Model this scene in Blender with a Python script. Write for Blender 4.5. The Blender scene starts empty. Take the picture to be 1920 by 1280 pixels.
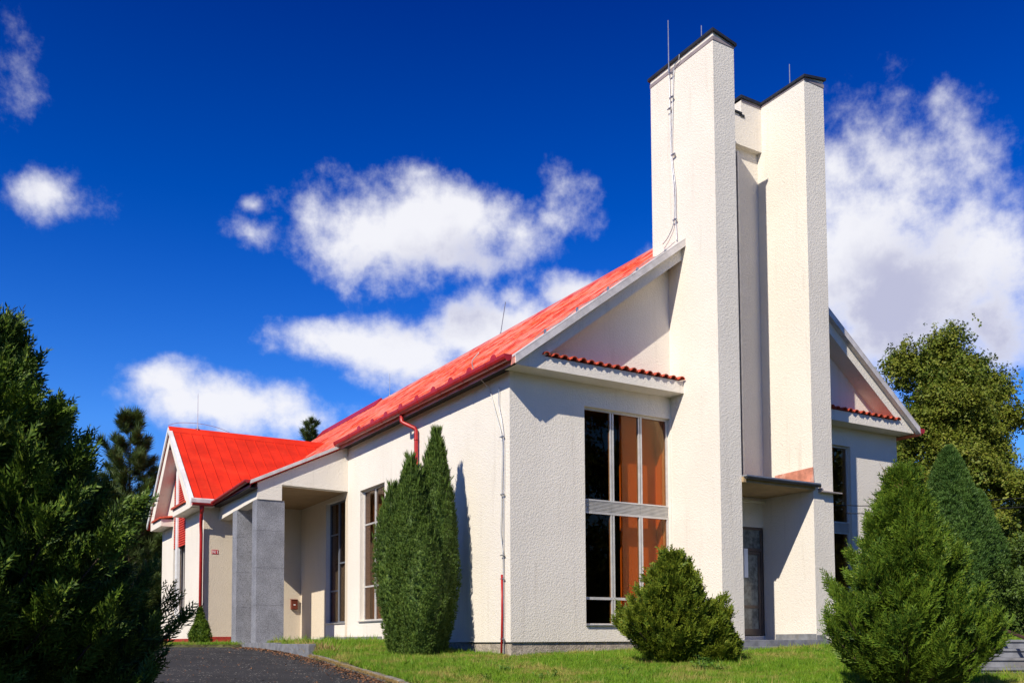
import bpy, math, random
import numpy as np
from mathutils import Vector, Matrix
random.seed(7); RNG = np.random.default_rng(11)
SC = bpy.context.scene
COL = SC.collection
R = math.radians

# ------------------------------------------------------------------ camera
CAM = np.array([-10.3338, -17.1235, 0.024])
YAW, PITCH, ROLL = R(-31.2032), R(3.1843), R(0.2868)
AX = np.array([math.sin(-YAW), math.cos(YAW), 0.0]); RT = np.array([math.cos(YAW), -math.sin(-YAW), 0.0])
UP = np.array([0, 0, 1.0])
ax2 = AX*math.cos(PITCH)+UP*math.sin(PITCH); up2 = UP*math.cos(PITCH)-AX*math.sin(PITCH)
rt3 = RT*math.cos(ROLL)-up2*math.sin(ROLL); up3 = up2*math.cos(ROLL)+RT*math.sin(ROLL)
cam = bpy.data.cameras.new('camera'); camo = bpy.data.objects.new('camera', cam); COL.objects.link(camo)
cam.sensor_width = 36; cam.lens = 1749.03/1920*36; cam.shift_y = (1103.49-640)/1920
cam.clip_start = 0.1; cam.clip_end = 3000
M = Matrix.Identity(4)
for i in range(3):
    M[i][0] = rt3[i]; M[i][1] = up3[i]; M[i][2] = -ax2[i]; M[i][3] = CAM[i]
camo.matrix_world = M
SC.camera = camo

# ------------------------------------------------------------------ sun, sky, exposure
SUN_D = Vector((1.81, 1.0, -1.62)).normalized()
sl = bpy.data.lights.new('sun', 'SUN'); sl.energy = 5.0; sl.angle = R(0.5); sl.color = (1.0, 0.93, 0.81)
so = bpy.data.objects.new('sun', sl); COL.objects.link(so); so.location = (-20, -20, 30)
so.rotation_euler = SUN_D.to_track_quat('-Z', 'Y').to_euler()
SC.view_settings.view_transform = 'Standard'; SC.view_settings.look = 'None'
SC.view_settings.exposure = 0.2; SC.view_settings.gamma = 1.0; SC.view_settings.use_curve_mapping = False
SC.cycles.max_bounces = 6; SC.cycles.transparent_max_bounces = 12; SC.cycles.diffuse_bounces = 3
SC.cycles.use_denoising = True
SC.cycles.sample_clamp_indirect = 6

class NT:
    """small node helper"""
    def __init__(s, tree): s.t = tree; s.n = tree.nodes; s.l = tree.links
    def new(s, typ, **kw):
        nd = s.n.new(typ)
        for k, v in kw.items(): setattr(nd, k, v)
        return nd
    def put(s, sock, v):
        if isinstance(v, bpy.types.NodeSocket): s.l.new(v, sock)
        elif v is not None: sock.default_value = v
    def math(s, op, a, b=None, c=None, clamp=False):
        nd = s.new('ShaderNodeMath', operation=op, use_clamp=clamp)
        s.put(nd.inputs[0], a); s.put(nd.inputs[1], b)
        if c is not None: s.put(nd.inputs[2], c)
        return nd.outputs[0]
    def vmath(s, op, a, b=None):
        nd = s.new('ShaderNodeVectorMath', operation=op)
        s.put(nd.inputs[0], a); s.put(nd.inputs[1], b)
        return nd.outputs['Value' if op in ('DOT_PRODUCT', 'LENGTH') else 'Vector']
    def noise(s, vec, scale, detail=2, rough=0.5, out='Fac', dist=0.0):
        nd = s.new('ShaderNodeTexNoise'); s.put(nd.inputs['Vector'], vec)
        nd.inputs['Scale'].default_value = scale; nd.inputs['Detail'].default_value = detail
        nd.inputs['Roughness'].default_value = rough; nd.inputs['Distortion'].default_value = dist
        return nd.outputs[out]
    def mix(s, fac, a, b, typ='MIX'):
        nd = s.new('ShaderNodeMix', data_type='RGBA', blend_type=typ)
        s.put(nd.inputs[0], fac); s.put(nd.inputs[6], a); s.put(nd.inputs[7], b)
        return nd.outputs[2]
    def ramp(s, fac, pts):
        nd = s.new('ShaderNodeValToRGB'); s.put(nd.inputs[0], fac)
        e = nd.color_ramp.elements
        while len(e) < len(pts): e.new(0.5)
        for i, (p, c) in enumerate(pts):
            e[i].position = p; e[i].color = c if len(c) == 4 else (*c, 1)
        return nd.outputs[0]
    def sstep(s, x, lo, hi):
        nd = s.new('ShaderNodeMapRange', interpolation_type='SMOOTHSTEP')
        s.put(nd.inputs[0], x); nd.inputs[1].default_value = lo; nd.inputs[2].default_value = hi
        return nd.outputs[0]

def dirof(px, py):     # direction in the world towards which a cloud stands (used once, for the cloud table)
    d = ax2+rt3*(px-960)/1749.03-up3*(py-1103.49)/1749.03
    d = d/np.linalg.norm(d)
    return math.atan2(d@RT, d@AX), math.asin(d[2])

W = bpy.data.worlds.new("World"); SC.world = W; W.use_nodes = True
wn = NT(W.node_tree); wn.n.clear()
sky = wn.new('ShaderNodeTexSky', sky_type='NISHITA', sun_disc=False)
sky.sun_elevation = math.asin(-SUN_D.z); sky.sun_rotation = math.atan2(-SUN_D.x, -SUN_D.y)
sky.air_density = 1.0; sky.dust_density = 0.2; sky.ozone_density = 3.0; sky.altitude = 300
hsv = wn.new('ShaderNodeHueSaturation'); hsv.inputs['Saturation'].default_value = 1.45; hsv.inputs['Hue'].default_value = 0.515
wn.put(hsv.inputs['Color'], sky.outputs[0])
tc = wn.new('ShaderNodeTexCoord')
dvec = wn.vmath('NORMALIZE', tc.outputs['Generated'])
sx = wn.vmath('DOT_PRODUCT', dvec, tuple(RT)); sy = wn.vmath('DOT_PRODUCT', dvec, tuple(AX))
sep = wn.new('ShaderNodeSeparateXYZ'); wn.put(sep.inputs[0], dvec)
azi = wn.math('ARCTAN2', sx, sy); ele = wn.math('ARCSINE', sep.outputs[2])
# deepen with elevation the way a polarised sky does
deep = wn.ramp(ele, [(0.0, (0.45, 0.5, 0.62)), (0.10, (0.62, 0.74, 0.95)), (0.22, (1.05, 1.15, 1.36)), (0.38, (0.75, 0.80, 1.16)), (0.62, (0.20, 0.38, 0.80)), (1.0, (0.22, 0.30, 0.48))])
skyc = wn.mix(1.0, hsv.outputs[0], deep, 'MULTIPLY')
# clouds: (x, y, rx, ry, tilt, strength)
CL = [(755, 440, 165, 80, 0, 1.25), (850, 410, 130, 62, 0, 1.2), (835, 495, 110, 42, 0, .95), (640, 460, 70, 60, 0, .85), (720, 360, 80, 45, 0, .62), (1030, 405, 90, 60, 0, .60), (795, 310, 50, 28, 0, .5), (975, 440, 80, 60, 0, .75),
      (640, 640, 120, 40, 0, 1.15), (770, 665, 120, 52, 0, 1.05), (935, 625, 150, 66, 0, 1.2), (950, 565, 70, 28, 0, .85), (1060, 545, 75, 38, 0, .95), (850, 700, 110, 34, 0, .8), (1222, 470, 45, 24, 0, .52),
      (1620, 480, 150, 150, 0, 1.25), (1720, 560, 230, 120, 0, 1.35), (1840, 600, 140, 95, 0, 1.15), (1620, 640, 200, 70, 0, 1.1), (1560, 310, 80, 60, 0, .6), (1600, 185, 80, 85, 0, .47), (1735, 195, 100, 50, 0, .46), (1830, 270, 120, 65, 0, .50), (1895, 375, 50, 45, 0, .66),
      (95, 352, 90, 44, 0, .85), (10, 205, 60, 65, 0, .56), (15, 60, 50, 55, 0, .28), (468, 440, 48, 28, 0, .62), (480, 385, 28, 18, 0, .56),
      (430, 765, 150, 48, 0, 1.2), (330, 730, 75, 34, 0, .85), (540, 795, 110, 40, 0, .85), (660, 785, 80, 28, 0, .5), (1450, 560, 160, 100, 0, .9)]
def cloud_group():
    """soft union of the cloud bodies, a function of azimuth and elevation"""
    g = bpy.data.node_groups.new('cloud_bodies', 'ShaderNodeTree')
    g.interface.new_socket('P', in_out='INPUT', socket_type='NodeSocketVector')
    g.interface.new_socket('D', in_out='OUTPUT', socket_type='NodeSocketFloat')
    n = NT(g); gi = n.new('NodeGroupInput'); go = n.new('NodeGroupOutput')
    Q = gi.outputs[0]; acc = None
    for (px, py, rx, ry, tl, st) in CL:
        rx *= 1.12; ry *= 1.12; a, e = dirof(px, py); k = math.cos(a)
        v = n.vmath('SUBTRACT', Q, (a, e, 0)); v = n.vmath('MULTIPLY', v, (1749/rx/k/k, 1749/ry/k, 0))
        b = n.math('MULTIPLY_ADD', n.vmath('LENGTH', v), -st*0.62, st)
        acc = b if acc is None else n.math('SMOOTH_MAX', acc, b, 0.12)
    n.put(go.inputs[0], acc)
    return g
cg = cloud_group()
comb = wn.new('ShaderNodeCombineXYZ'); wn.put(comb.inputs[0], azi); wn.put(comb.inputs[1], ele)
P0 = comb.outputs[0]
warp = wn.noise(P0, 6.0, 4, 0.55, out='Color')
w2 = wn.vmath('MULTIPLY', wn.vmath('SUBTRACT', warp, (0.5, 0.5, 0.5)), (0.050, 0.040, 0))
Q0 = wn.vmath('ADD', P0, w2)
def cden(vec):
    g = wn.new('ShaderNodeGroup'); g.node_tree = cg; wn.put(g.inputs[0], vec); return g.outputs[0]
fb = wn.noise(P0, 12, 12, 0.62)
fbc = wn.math('SUBTRACT', fb, 0.5)
d0 = wn.math('ADD', cden(Q0), wn.math('MULTIPLY', fbc, 1.9))
d1 = wn.math('ADD', cden(wn.vmath('ADD', Q0, (-0.028, 0.050, 0))), wn.math('MULTIPLY', fbc, 1.1))
mask = wn.math('POWER', wn.sstep(d0, 0.20, 0.92), 1.15)
thick = wn.sstep(d1, 0.38, 1.10)
shade = wn.math('MULTIPLY', thick, wn.sstep(d0, 0.45, 1.1))
cc = wn.mix(shade, (0.88, 0.88, 0.92, 1), (0.50, 0.51, 0.66, 1))
SKY_STRENGTH = 0.11
ccs = wn.mix(1.0, cc, (1/SKY_STRENGTH*0.93,)*3+(1,), 'MULTIPLY')
final = wn.mix(wn.math('MULTIPLY', mask, 0.96), skyc, ccs)
bg = wn.new('ShaderNodeBackground'); bg.inputs[1].default_value = SKY_STRENGTH; wn.put(bg.inputs[0], final)
wo = wn.new('ShaderNodeOutputWorld'); wn.l.new(bg.outputs[0], wo.inputs[0])

# ------------------------------------------------------------------ materials
def mat(name, col, rough=0.7, metal=0.0, spec=0.4, var=0.0, vscale=3.0, bump=0.0, bscale=40.0, bdist=0.01, dirt=None, dirts=0.5, grime=0.0):
    m = bpy.data.materials.new(name); m.use_nodes = True
    n = NT(m.node_tree); b = n.n['Principled BSDF']
    b.inputs['Roughness'].default_value = rough; b.inputs['Metallic'].default_value = metal
    b.inputs['Specular IOR Level'].default_value = spec
    t = n.new('ShaderNodeTexCoord').outputs['Object']
    c = (*col, 1)
    if var:
        f = n.noise(t, vscale, 6, 0.6)
        dk = tuple(x*(1-var) for x in col)+(1,); lt = tuple(min(1, x*(1+var*.5)) for x in col)+(1,)
        c = n.mix(n.sstep(f, 0.3, 0.7), dk, lt)
    if dirt:
        f = n.noise(t, dirts, 8, 0.65, dist=0.6)
        c = n.mix(n.math('MULTIPLY', n.sstep(f, 0.5, 0.75), grime), c, (*dirt, 1))
    n.put(b.inputs['Base Color'], c)
    if bump:
        f = n.noise(t, bscale, 5, 0.6)
        bp = n.new('ShaderNodeBump'); bp.inputs['Strength'].default_value = bump; bp.inputs['Distance'].default_value = bdist
        n.put(bp.inputs['Height'], f); n.l.new(bp.outputs[0], b.inputs['Normal'])
    return m

def stucco(name, col):
    m = bpy.data.materials.new(name); m.use_nodes = True
    n = NT(m.node_tree); b = n.n['Principled BSDF']; b.inputs['Roughness'].default_value = 0.9
    b.inputs['Specular IOR Level'].default_value = 0.15
    t = n.new('ShaderNodeTexCoord').outputs['Object']
    big = n.noise(t, 0.55, 7, 0.62); fine = n.noise(t, 30, 3, 0.6)
    c = n.mix(n.sstep(big, 0.35, 0.7), (*[x*0.93 for x in col], 1), (*col, 1))
    c = n.mix(n.math('MULTIPLY', n.sstep(fine, 0.35, 0.75), 0.22), c, (*[x*0.78 for x in col], 1))
    # streaks of rain dirt, long in z
    mp = n.new('ShaderNodeMapping'); n.put(mp.inputs[0], t); mp.inputs[3].default_value = (5.0, 5.0, 0.35)
    st = n.noise(mp.outputs[0], 1.0, 5, 0.6)
    c = n.mix(n.math('MULTIPLY', n.sstep(st, 0.55, 0.75), 0.32), c, (0.50, 0.44, 0.36, 1))
    n.put(b.inputs['Base Color'], c)
    v = n.new('ShaderNodeTexVoronoi', feature='SMOOTH_F1'); n.put(v.inputs['Vector'], n.vmath('ADD', t, n.vmath('MULTIPLY', n.noise(t, 18, 2, .5, out='Color'), (0.05, 0.05, 0.05))))
    v.inputs['Scale'].default_value = 28
    h = n.math('ADD', n.math('MULTIPLY', v.outputs['Distance'], 0.7), n.math('MULTIPLY', n.noise(t, 55, 4, 0.6), 1.0))
    bp = n.new('ShaderNodeBump'); bp.inputs['Strength'].default_value = 0.85; bp.inputs['Distance'].default_value = 0.0115
    n.put(bp.inputs['Height'], h); n.l.new(bp.outputs[0], b.inputs['Normal'])
    return m

def glass(name, tint, spec=1.0):
    m = bpy.data.materials.new(name); m.use_nodes = True
    n = NT(m.node_tree); n.n.clear()
    out = n.new('ShaderNodeOutputMaterial'); mx = n.new('ShaderNodeMixShader')
    tr = n.new('ShaderNodeBsdfTransparent'); tr.inputs[0].default_value = (*tint, 1)
    gl = n.new('ShaderNodeBsdfGlossy'); gl.inputs['Roughness'].default_value = 0.015
    fr = n.new('ShaderNodeFresnel'); fr.inputs[0].default_value = 1.5
    tcd = n.new('ShaderNodeTexCoord').outputs['Object']
    bp = n.new('ShaderNodeBump'); bp.inputs['Strength'].default_value = 0.03; bp.inputs['Distance'].default_value = 0.02
    n.put(bp.inputs['Height'], n.noise(tcd, 1.3, 2, .5)); n.l.new(bp.outputs[0], gl.inputs['Normal'])
    n.put(mx.inputs[0], n.math('MULTIPLY', fr.outputs[0], spec)); n.l.new(tr.outputs[0], mx.inputs[1]); n.l.new(gl.outputs[0], mx.inputs[2])
    n.l.new(mx.outputs[0], out.inputs[0]); return m

def leafmat(name, c1, c2, c3=None, trans=0.25, vs=2.2, spec=0.25):
    m = bpy.data.materials.new(name); m.use_nodes = True
    n = NT(m.node_tree); b = n.n['Principled BSDF']; b.inputs['Roughness'].default_value = 0.55
    b.inputs['Specular IOR Level'].default_value = spec
    t = n.new('ShaderNodeTexCoord').outputs['Object']
    c = n.mix(n.sstep(n.noise(t, vs, 4, .6), 0.35, 0.65), (*c1, 1), (*c2, 1))
    fine = n.noise(t, 26, 2, .5)
    c = n.mix(n.sstep(fine, 0.5, 0.72), c, (*(c3 or c2), 1))
    n.put(b.inputs['Base Color'], c)
    tl = n.new('ShaderNodeBsdfTranslucent'); n.put(tl.inputs[0], c)
    mx = n.new('ShaderNodeMixShader'); mx.inputs[0].default_value = trans
    n.l.new(b.outputs[0], mx.inputs[1]); n.l.new(tl.outputs[0], mx.inputs[2])
    n.l.new(mx.outputs[0], n.n['Material Output'].inputs[0]); return m

STUCCO = stucco('stucco_cream', (0.825, 0.76, 0.66))
WHITE = mat('white_paint', (0.80, 0.79, 0.77), 0.5, var=.12, vscale=4, dirt=(.4, .34, .28), grime=.35)
PLINTH = mat('plinth_concrete', (0.42, 0.36, 0.29), 0.95, var=.3, vscale=9, bump=1.0, bscale=22, bdist=.03, dirt=(.2, .17, .13), grime=.6, dirts=1.5)
GRANITE = mat('granite', (0.27, 0.275, 0.30), 0.55, var=0.25, vscale=2.0, dirt=(0.13, 0.12, 0.11), grime=.5, dirts=.9)
def granite_speckle(m):
    n = NT(m.node_tree); b = n.n['Principled BSDF']; src = b.inputs['Base Color'].links[0].from_socket
    t = n.new('ShaderNodeTexCoord').outputs['Object']
    f = n.noise(t, 55, 3, .8); c = n.mix(n.sstep(f, 0.50, 0.60), src, (0.09, 0.09, 0.10, 1))
    g = n.noise(t, 70, 2, .7); c = n.mix(n.sstep(g, 0.58, 0.66), c, (0.48, 0.48, 0.50, 1))
    n.put(b.inputs['Base Color'], c)
granite_speckle(GRANITE)
GRANITE_SLAB = mat('granite_slab', (0.20, 0.205, 0.22), 0.7, var=.3, vscale=5, bump=.3, bscale=40, dirt=(.3, .25, .19), grime=.4, dirts=2)
REDROOF = mat('red_roof_paint', (0.70, 0.032, 0.010), 0.5, spec=.3, var=.22, vscale=1.1, bump=.12, bscale=3, bdist=.02, dirt=(.80, .06, .02), grime=.5, dirts=.7)
SHEENRED = mat('faded_red_roof_paint', (0.70, 0.05, 0.025), 0.32, spec=.7, bump=.25, bscale=2.5, bdist=.03)  # red roof paint; the sheen of glancing sun is painted in below
def streaks(m):  # sheen painted as orange streaks along the ridge and pale pink patches
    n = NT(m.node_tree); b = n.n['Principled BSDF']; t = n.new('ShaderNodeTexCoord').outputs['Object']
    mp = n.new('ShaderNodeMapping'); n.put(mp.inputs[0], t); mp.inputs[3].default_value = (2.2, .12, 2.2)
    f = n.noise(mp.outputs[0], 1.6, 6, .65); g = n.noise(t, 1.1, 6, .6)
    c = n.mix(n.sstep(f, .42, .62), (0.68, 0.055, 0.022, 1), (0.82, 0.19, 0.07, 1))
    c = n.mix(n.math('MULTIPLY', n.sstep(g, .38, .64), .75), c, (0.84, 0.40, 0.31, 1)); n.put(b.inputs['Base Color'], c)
streaks(SHEENRED)
DARKRED = mat('dark_red_paint', (0.40, 0.016, 0.016), 0.35, spec=.5, var=.2, vscale=5, dirt=(.15, .02, .02), grime=.4, dirts=2)
PIPERED = mat('red_pipe_paint', (0.42, 0.02, 0.018), 0.35, var=.15, vscale=6)
TILE = mat('clay_tile', (0.50, 0.07, 0.03), 0.7, var=.35, vscale=9, bump=.3, bscale=30, dirt=(.2, .06, .04), grime=.6, dirts=3)
METALDK = mat('dark_sheet_metal', (0.035, 0.038, 0.042), 0.5, metal=.3, var=.3, vscale=5)
FLASH = mat('grey_verge_flashing', (0.66, 0.61, 0.58), 0.5, metal=.1, var=.2, vscale=4)
BAND = mat('mauve_band', (0.30, 0.25, 0.25), 0.6, var=.2)
ALU = mat('aluminium', (0.62, 0.60, 0.57), 0.4, metal=.35, var=.12, vscale=6)
STEEL = mat('galvanised_steel', (0.45, 0.46, 0.48), 0.38, metal=.7, var=.2, vscale=10)
DARKFRAME = mat('grey_blue_frame', (0.16, 0.18, 0.22), 0.4, metal=.3, var=.1)
WOODDK = mat('dark_soffit_board', (0.035, 0.022, 0.016), 0.7, var=.3, vscale=3)
ORANGE = mat('ochre_interior_panel', (0.82, 0.33, 0.07), 0.85, var=.04, vscale=2.5)
TAN = mat('tan_interior_blind', (0.62, 0.42, 0.24), 0.9, var=.12, vscale=3)
INTER = mat('dark_interior_wall', (0.17, 0.085, 0.05), 0.9, var=.3)
BEIGE = stucco('stucco_beige', (0.70, 0.60, 0.46))
GLASS = glass('bronze_glass', (0.82, 0.66, 0.48), .3)
GLASS2 = glass('brown_glass', (0.74, 0.62, 0.52), .45)
COPPER = mat('peeling_copper_flashing', (0.60, 0.25, 0.17), 0.6, metal=.15, var=.35, vscale=5, dirt=(.72, .55, .46), grime=.9, dirts=2.2)
REDSLAT = mat('red_slat', (0.62, 0.05, 0.02), 0.55, var=.2, vscale=6)
ASPHALT = mat('asphalt', (0.026, 0.025, 0.026), 0.9, var=.35, vscale=1.1, bump=.7, bscale=55, bdist=.012, dirt=(.045, .042, .038), grime=.5, dirts=.4)
def asphalt_stones(m):
    n = NT(m.node_tree); b = n.n['Principled BSDF']; src = b.inputs['Base Color'].links[0].from_socket
    t = n.new('ShaderNodeTexCoord').outputs['Object']
    v = n.new('ShaderNodeTexVoronoi'); n.put(v.inputs['Vector'], t); v.inputs['Scale'].default_value = 16
    k = n.math('MULTIPLY', n.math('LESS_THAN', v.outputs['Distance'], 0.21), n.math('GREATER_THAN', n.noise(t, 3.0, 3, .6), 0.53))
    c = n.mix(k, src, (0.42, 0.38, 0.33, 1))
    g = n.noise(t, 60, 3, .8); c = n.mix(n.math('MULTIPLY', n.sstep(g, .55, .7), .5), c, (.075, .072, .07, 1))
    n.put(b.inputs['Base Color'], c)
asphalt_stones(ASPHALT)
KERBM = mat('kerb_stone', (0.26, 0.24, 0.21), 0.9, var=.4, vscale=6, bump=.8, bscale=18, bdist=.02, dirt=(.10, .10, .05), grime=.7, dirts=2.5)
SOIL = mat('lawn_soil', (0.085, 0.085, 0.028), 0.95, var=.5, vscale=1.5, bump=.6, bscale=12, bdist=.04, dirt=(.20, .15, .06), grime=.7, dirts=.6)
BARK = mat('bark', (0.09, 0.06, 0.04), 0.95, var=.4, vscale=8, bump=.8, bscale=14, bdist=.03)
SIGNRED = mat('enamel_red', (0.45, 0.008, 0.02), 0.3); SIGNWHITE = mat('enamel_white', (0.85, 0.84, 0.82), 0.4)
PAPER = mat('white_notice', (0.75, 0.80, 0.88), 0.5, var=.05)
MAILBOX = mat('mailbox_brown', (0.16, 0.035, 0.018), 0.4, var=.2)
STONE = mat('rubble_stone', (0.36, 0.33, 0.29), 0.95, var=.5, vscale=5, bump=1, bscale=7, bdist=.06, dirt=(.14, .12, .10), grime=.7, dirts=2)
BLACKCABLE = mat('black_cable', (0.02, 0.02, 0.02), 0.5)
WHITECABLE = mat('pale_cable', (0.55, 0.55, 0.53), 0.45, metal=.3)
DOORGLASS = mat('frosted_door_glass', (0.20, 0.22, 0.20), 0.18, spec=.6, var=.55, vscale=7)
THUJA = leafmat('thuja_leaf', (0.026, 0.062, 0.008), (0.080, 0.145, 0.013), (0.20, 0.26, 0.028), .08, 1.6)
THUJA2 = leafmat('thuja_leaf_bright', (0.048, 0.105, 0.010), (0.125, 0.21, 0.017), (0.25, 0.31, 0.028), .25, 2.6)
JUNI = leafmat('juniper_leaf', (0.055, 0.105, 0.018), (0.10, 0.17, 0.026), (0.19, 0.25, 0.04), .12, 3.5)
JUNI2 = leafmat('dark_juniper_leaf', (0.045, 0.105, 0.020), (0.080, 0.155, 0.028), (0.12, 0.19, 0.035), .12, 2.5)
YEW = leafmat('yellowish_juniper_leaf', (0.080, 0.135, 0.012), (0.17, 0.22, 0.018), (0.32, 0.33, 0.03), .18, 4.0)
LINDEN = leafmat('linden_leaf', (0.085, 0.15, 0.015), (0.17, 0.21, 0.02), (0.38, 0.30, 0.06), .25, .9)
PINE = leafmat('pine_needle', (0.035, 0.070, 0.018), (0.07, 0.11, 0.024), (0.13, 0.16, 0.03), .08, 1.2)
DARKTREE = leafmat('dark_foliage', (0.018, 0.034, 0.010), (0.034, 0.055, 0.013), (0.06, 0.05, 0.015), .12, .9)
BUSH = leafmat('bush_leaf', (0.045, 0.085, 0.012), (0.085, 0.14, 0.02), (0.13, 0.19, 0.03), .2, 1.3)
WEED = leafmat('weed_leaf', (0.09, 0.20, 0.03), (0.16, 0.30, 0.05), (0.22, 0.34, 0.08), .3, 5)
def grassmat():
    m = leafmat('grass_blade', (0.11, 0.25, 0.012), (0.20, 0.35, 0.02), (0.28, 0.34, 0.04), .3, 3.0)
    n = NT(m.node_tree); b = n.n['Principled BSDF']; src = b.inputs['Base Color'].links[0].from_socket
    t = n.new('ShaderNodeTexCoord').outputs['Object']
    f = n.noise(t, 0.9, 5, .65); f2 = n.noise(t, 9, 3, .6)
    k = n.sstep(n.math('ADD', n.math('MULTIPLY', f, .65), n.math('MULTIPLY', f2, .35)), 0.49, 0.60)
    c = n.mix(n.math('MULTIPLY', k, .8), src, (0.46, 0.36, 0.11, 1))
    n.put(b.inputs['Base Color'], c)
    for nd in n.n:
        if nd.bl_idname == 'ShaderNodeBsdfTranslucent': n.put(nd.inputs[0], c)
    return m
GRASS = grassmat()
STRAW = leafmat('dry_grass', (0.30, 0.20, 0.07), (0.42, 0.30, 0.12), None, .2, 6)

# ------------------------------------------------------------------ mesh helpers
ORG = {}
class MB:
    def __init__(s): s.v = []; s.f = []
    def add(s, vs, fs):
        o = len(s.v); s.v += [tuple(map(float, p)) for p in vs]; s.f += [tuple(o+i for i in f) for f in fs]; return s
    def box(s, x0, x1, y0, y1, z0, z1):
        vs = [(x, y, z) for x in (x0, x1) for y in (y0, y1) for z in (z0, z1)]
        return s.add(vs, [(0, 1, 3, 2), (4, 6, 7, 5), (0, 4, 5, 1), (2, 3, 7, 6), (0, 2, 6, 4), (1, 5, 7, 3)])
    def prism(s, poly, axis, a0, a1):
        """poly in the two other axes (x,y,z order), extruded along axis"""
        def P(p, a):
            return {'x': (a, p[0], p[1]), 'y': (p[0], a, p[1]), 'z': (p[0], p[1], a)}[axis]
        n = len(poly)
        from mathutils.geometry import tessellate_polygon
        tr = tessellate_polygon([[Vector((p[0], p[1], 0)) for p in poly]])
        vs = [P(p, a0) for p in poly]+[P(p, a1) for p in poly]
        fs = [tuple(t) for t in tr]+[tuple(n+i for i in reversed(t)) for t in tr]
        fs += [(i, (i+1) % n, n+(i+1) % n, n+i) for i in range(n)]
        return s.add(vs, fs)
    def quadslab(s, pts, th):
        """top polygon (any planar, 3-D) with thickness th straight down"""
        n = len(pts)
        from mathutils.geometry import tessellate_polygon
        tr = tessellate_polygon([[Vector((p[0], p[1], 0)) for p in pts]])
        vs = list(pts)+[(p[0], p[1], p[2]-th) for p in pts]
        fs = [tuple(t) for t in tr]+[tuple(n+i for i in reversed(t)) for t in tr]+[(i, (i+1) % n, n+(i+1) % n, n+i) for i in range(n)]
        return s.add(vs, fs)
    def tube(s, pts, r, n=8, r1=None, cap=True):
        pts = [Vector(p) for p in pts]; m = len(pts); vs = []; up = None
        for i, p in enumerate(pts):
            d = (pts[min(i+1, m-1)]-pts[max(i-1, 0)]).normalized()
            if up is None: up = Vector((0, 0, 1)) if abs(d.z) < .9 else Vector((1, 0, 0))
            a = d.cross(up).normalized(); b = a.cross(d).normalized(); up = b
            rr = r if r1 is None else r+(r1-r)*i/(m-1)
            for k in range(n):
                t = 2*math.pi*k/n; vs.append(p+a*math.cos(t)*rr+b*math.sin(t)*rr)
        fs = [(i*n+k, i*n+(k+1) % n, (i+1)*n+(k+1) % n, (i+1)*n+k) for i in range(m-1) for k in range(n)]
        if cap: fs += [tuple(range(n-1, -1, -1)), tuple((m-1)*n+k for k in range(n))]
        return s.add(vs, fs)
    def wall(s, plane, c0, c1, a0, a1, z0, z1, holes=()):
        """wall in plane 'x' or 'y' (constant c0..c1), running a0..a1, with rectangular holes (a,b,za,zb)"""
        As = sorted({a0, a1, *[h[0] for h in holes], *[h[1] for h in holes]}); As = [a for a in As if a0 <= a <= a1]
        Zs = sorted({z0, z1, *[h[2] for h in holes], *[h[3] for h in holes]}); Zs = [z for z in Zs if z0 <= z <= z1]
        def solid(i, j):
            if i < 0 or j < 0 or i >= len(As)-1 or j >= len(Zs)-1: return False
            ca, cz = (As[i]+As[i+1])/2, (Zs[j]+Zs[j+1])/2
            return not any(h[0] < ca < h[1] and h[2] < cz < h[3] for h in holes)
        def P(a, c, z): return (c, a, z) if plane == 'x' else (a, c, z)
        for i in range(len(As)-1):
            for j in range(len(Zs)-1):
                if not solid(i, j): continue
                A0, A1, Z0, Z1 = As[i], As[i+1], Zs[j], Zs[j+1]
                s.add([P(A0, c0, Z0), P(A1, c0, Z0), P(A1, c0, Z1), P(A0, c0, Z1)], [(0, 1, 2, 3)])
                s.add([P(A0, c1, Z0), P(A1, c1, Z0), P(A1, c1, Z1), P(A0, c1, Z1)], [(3, 2, 1, 0)])
                for (di, dj, q) in ((-1, 0, [(A0, Z0), (A0, Z1)]), (1, 0, [(A1, Z1), (A1, Z0)]), (0, -1, [(A1, Z0), (A0, Z0)]), (0, 1, [(A0, Z1), (A1, Z1)])):
                    if not solid(i+di, j+dj):
                        (p0, q0), (p1, q1) = q
                        s.add([P(p0, c0, q0), P(p1, c0, q1), P(p1, c1, q1), P(p0, c1, q0)], [(0, 1, 2, 3)])
        return s
    def build(s, name, m, parent=None, smooth=False, bevel=0, label=None):
        me = bpy.data.meshes.new(name); o = ORG.get(parent.name, Vector((0, 0, 0))) if parent else Vector((0, 0, 0))
        me.from_pydata([(x-o[0], y-o[1], z-o[2]) for x, y, z in s.v], [], s.f); me.update()
        if smooth:
            for p in me.polygons: p.use_smooth = True
        ob = bpy.data.objects.new(name, me); COL.objects.link(ob)
        me.materials.append(m)
        import bmesh
        bm = bmesh.new(); bm.from_mesh(me); bmesh.ops.remove_doubles(bm, verts=bm.verts, dist=1e-5)
        bmesh.ops.recalc_face_normals(bm, faces=bm.faces); bm.to_mesh(me); bm.free()
        if bevel:
            bv = ob.modifiers.new('bevel', 'BEVEL'); bv.width = bevel; bv.segments = 2; bv.limit_method = 'ANGLE'
        if parent: ob.parent = parent; ORG[ob.name] = o
        if label: ob['label'] = label
        return ob

def tag(o, label=None, cat=None, group=None, kind=None):
    if label: o['label'] = label
    if cat: o['category'] = cat
    if group: o['group'] = group
    if kind: o['kind'] = kind
    return o
def thing(name, loc, label, cat, group=None):
    o = bpy.data.objects.new(name, None); COL.objects.link(o); o.location = loc; o.empty_display_size = .3
    ORG[o.name] = Vector(loc); return tag(o, label, cat, group)

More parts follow.
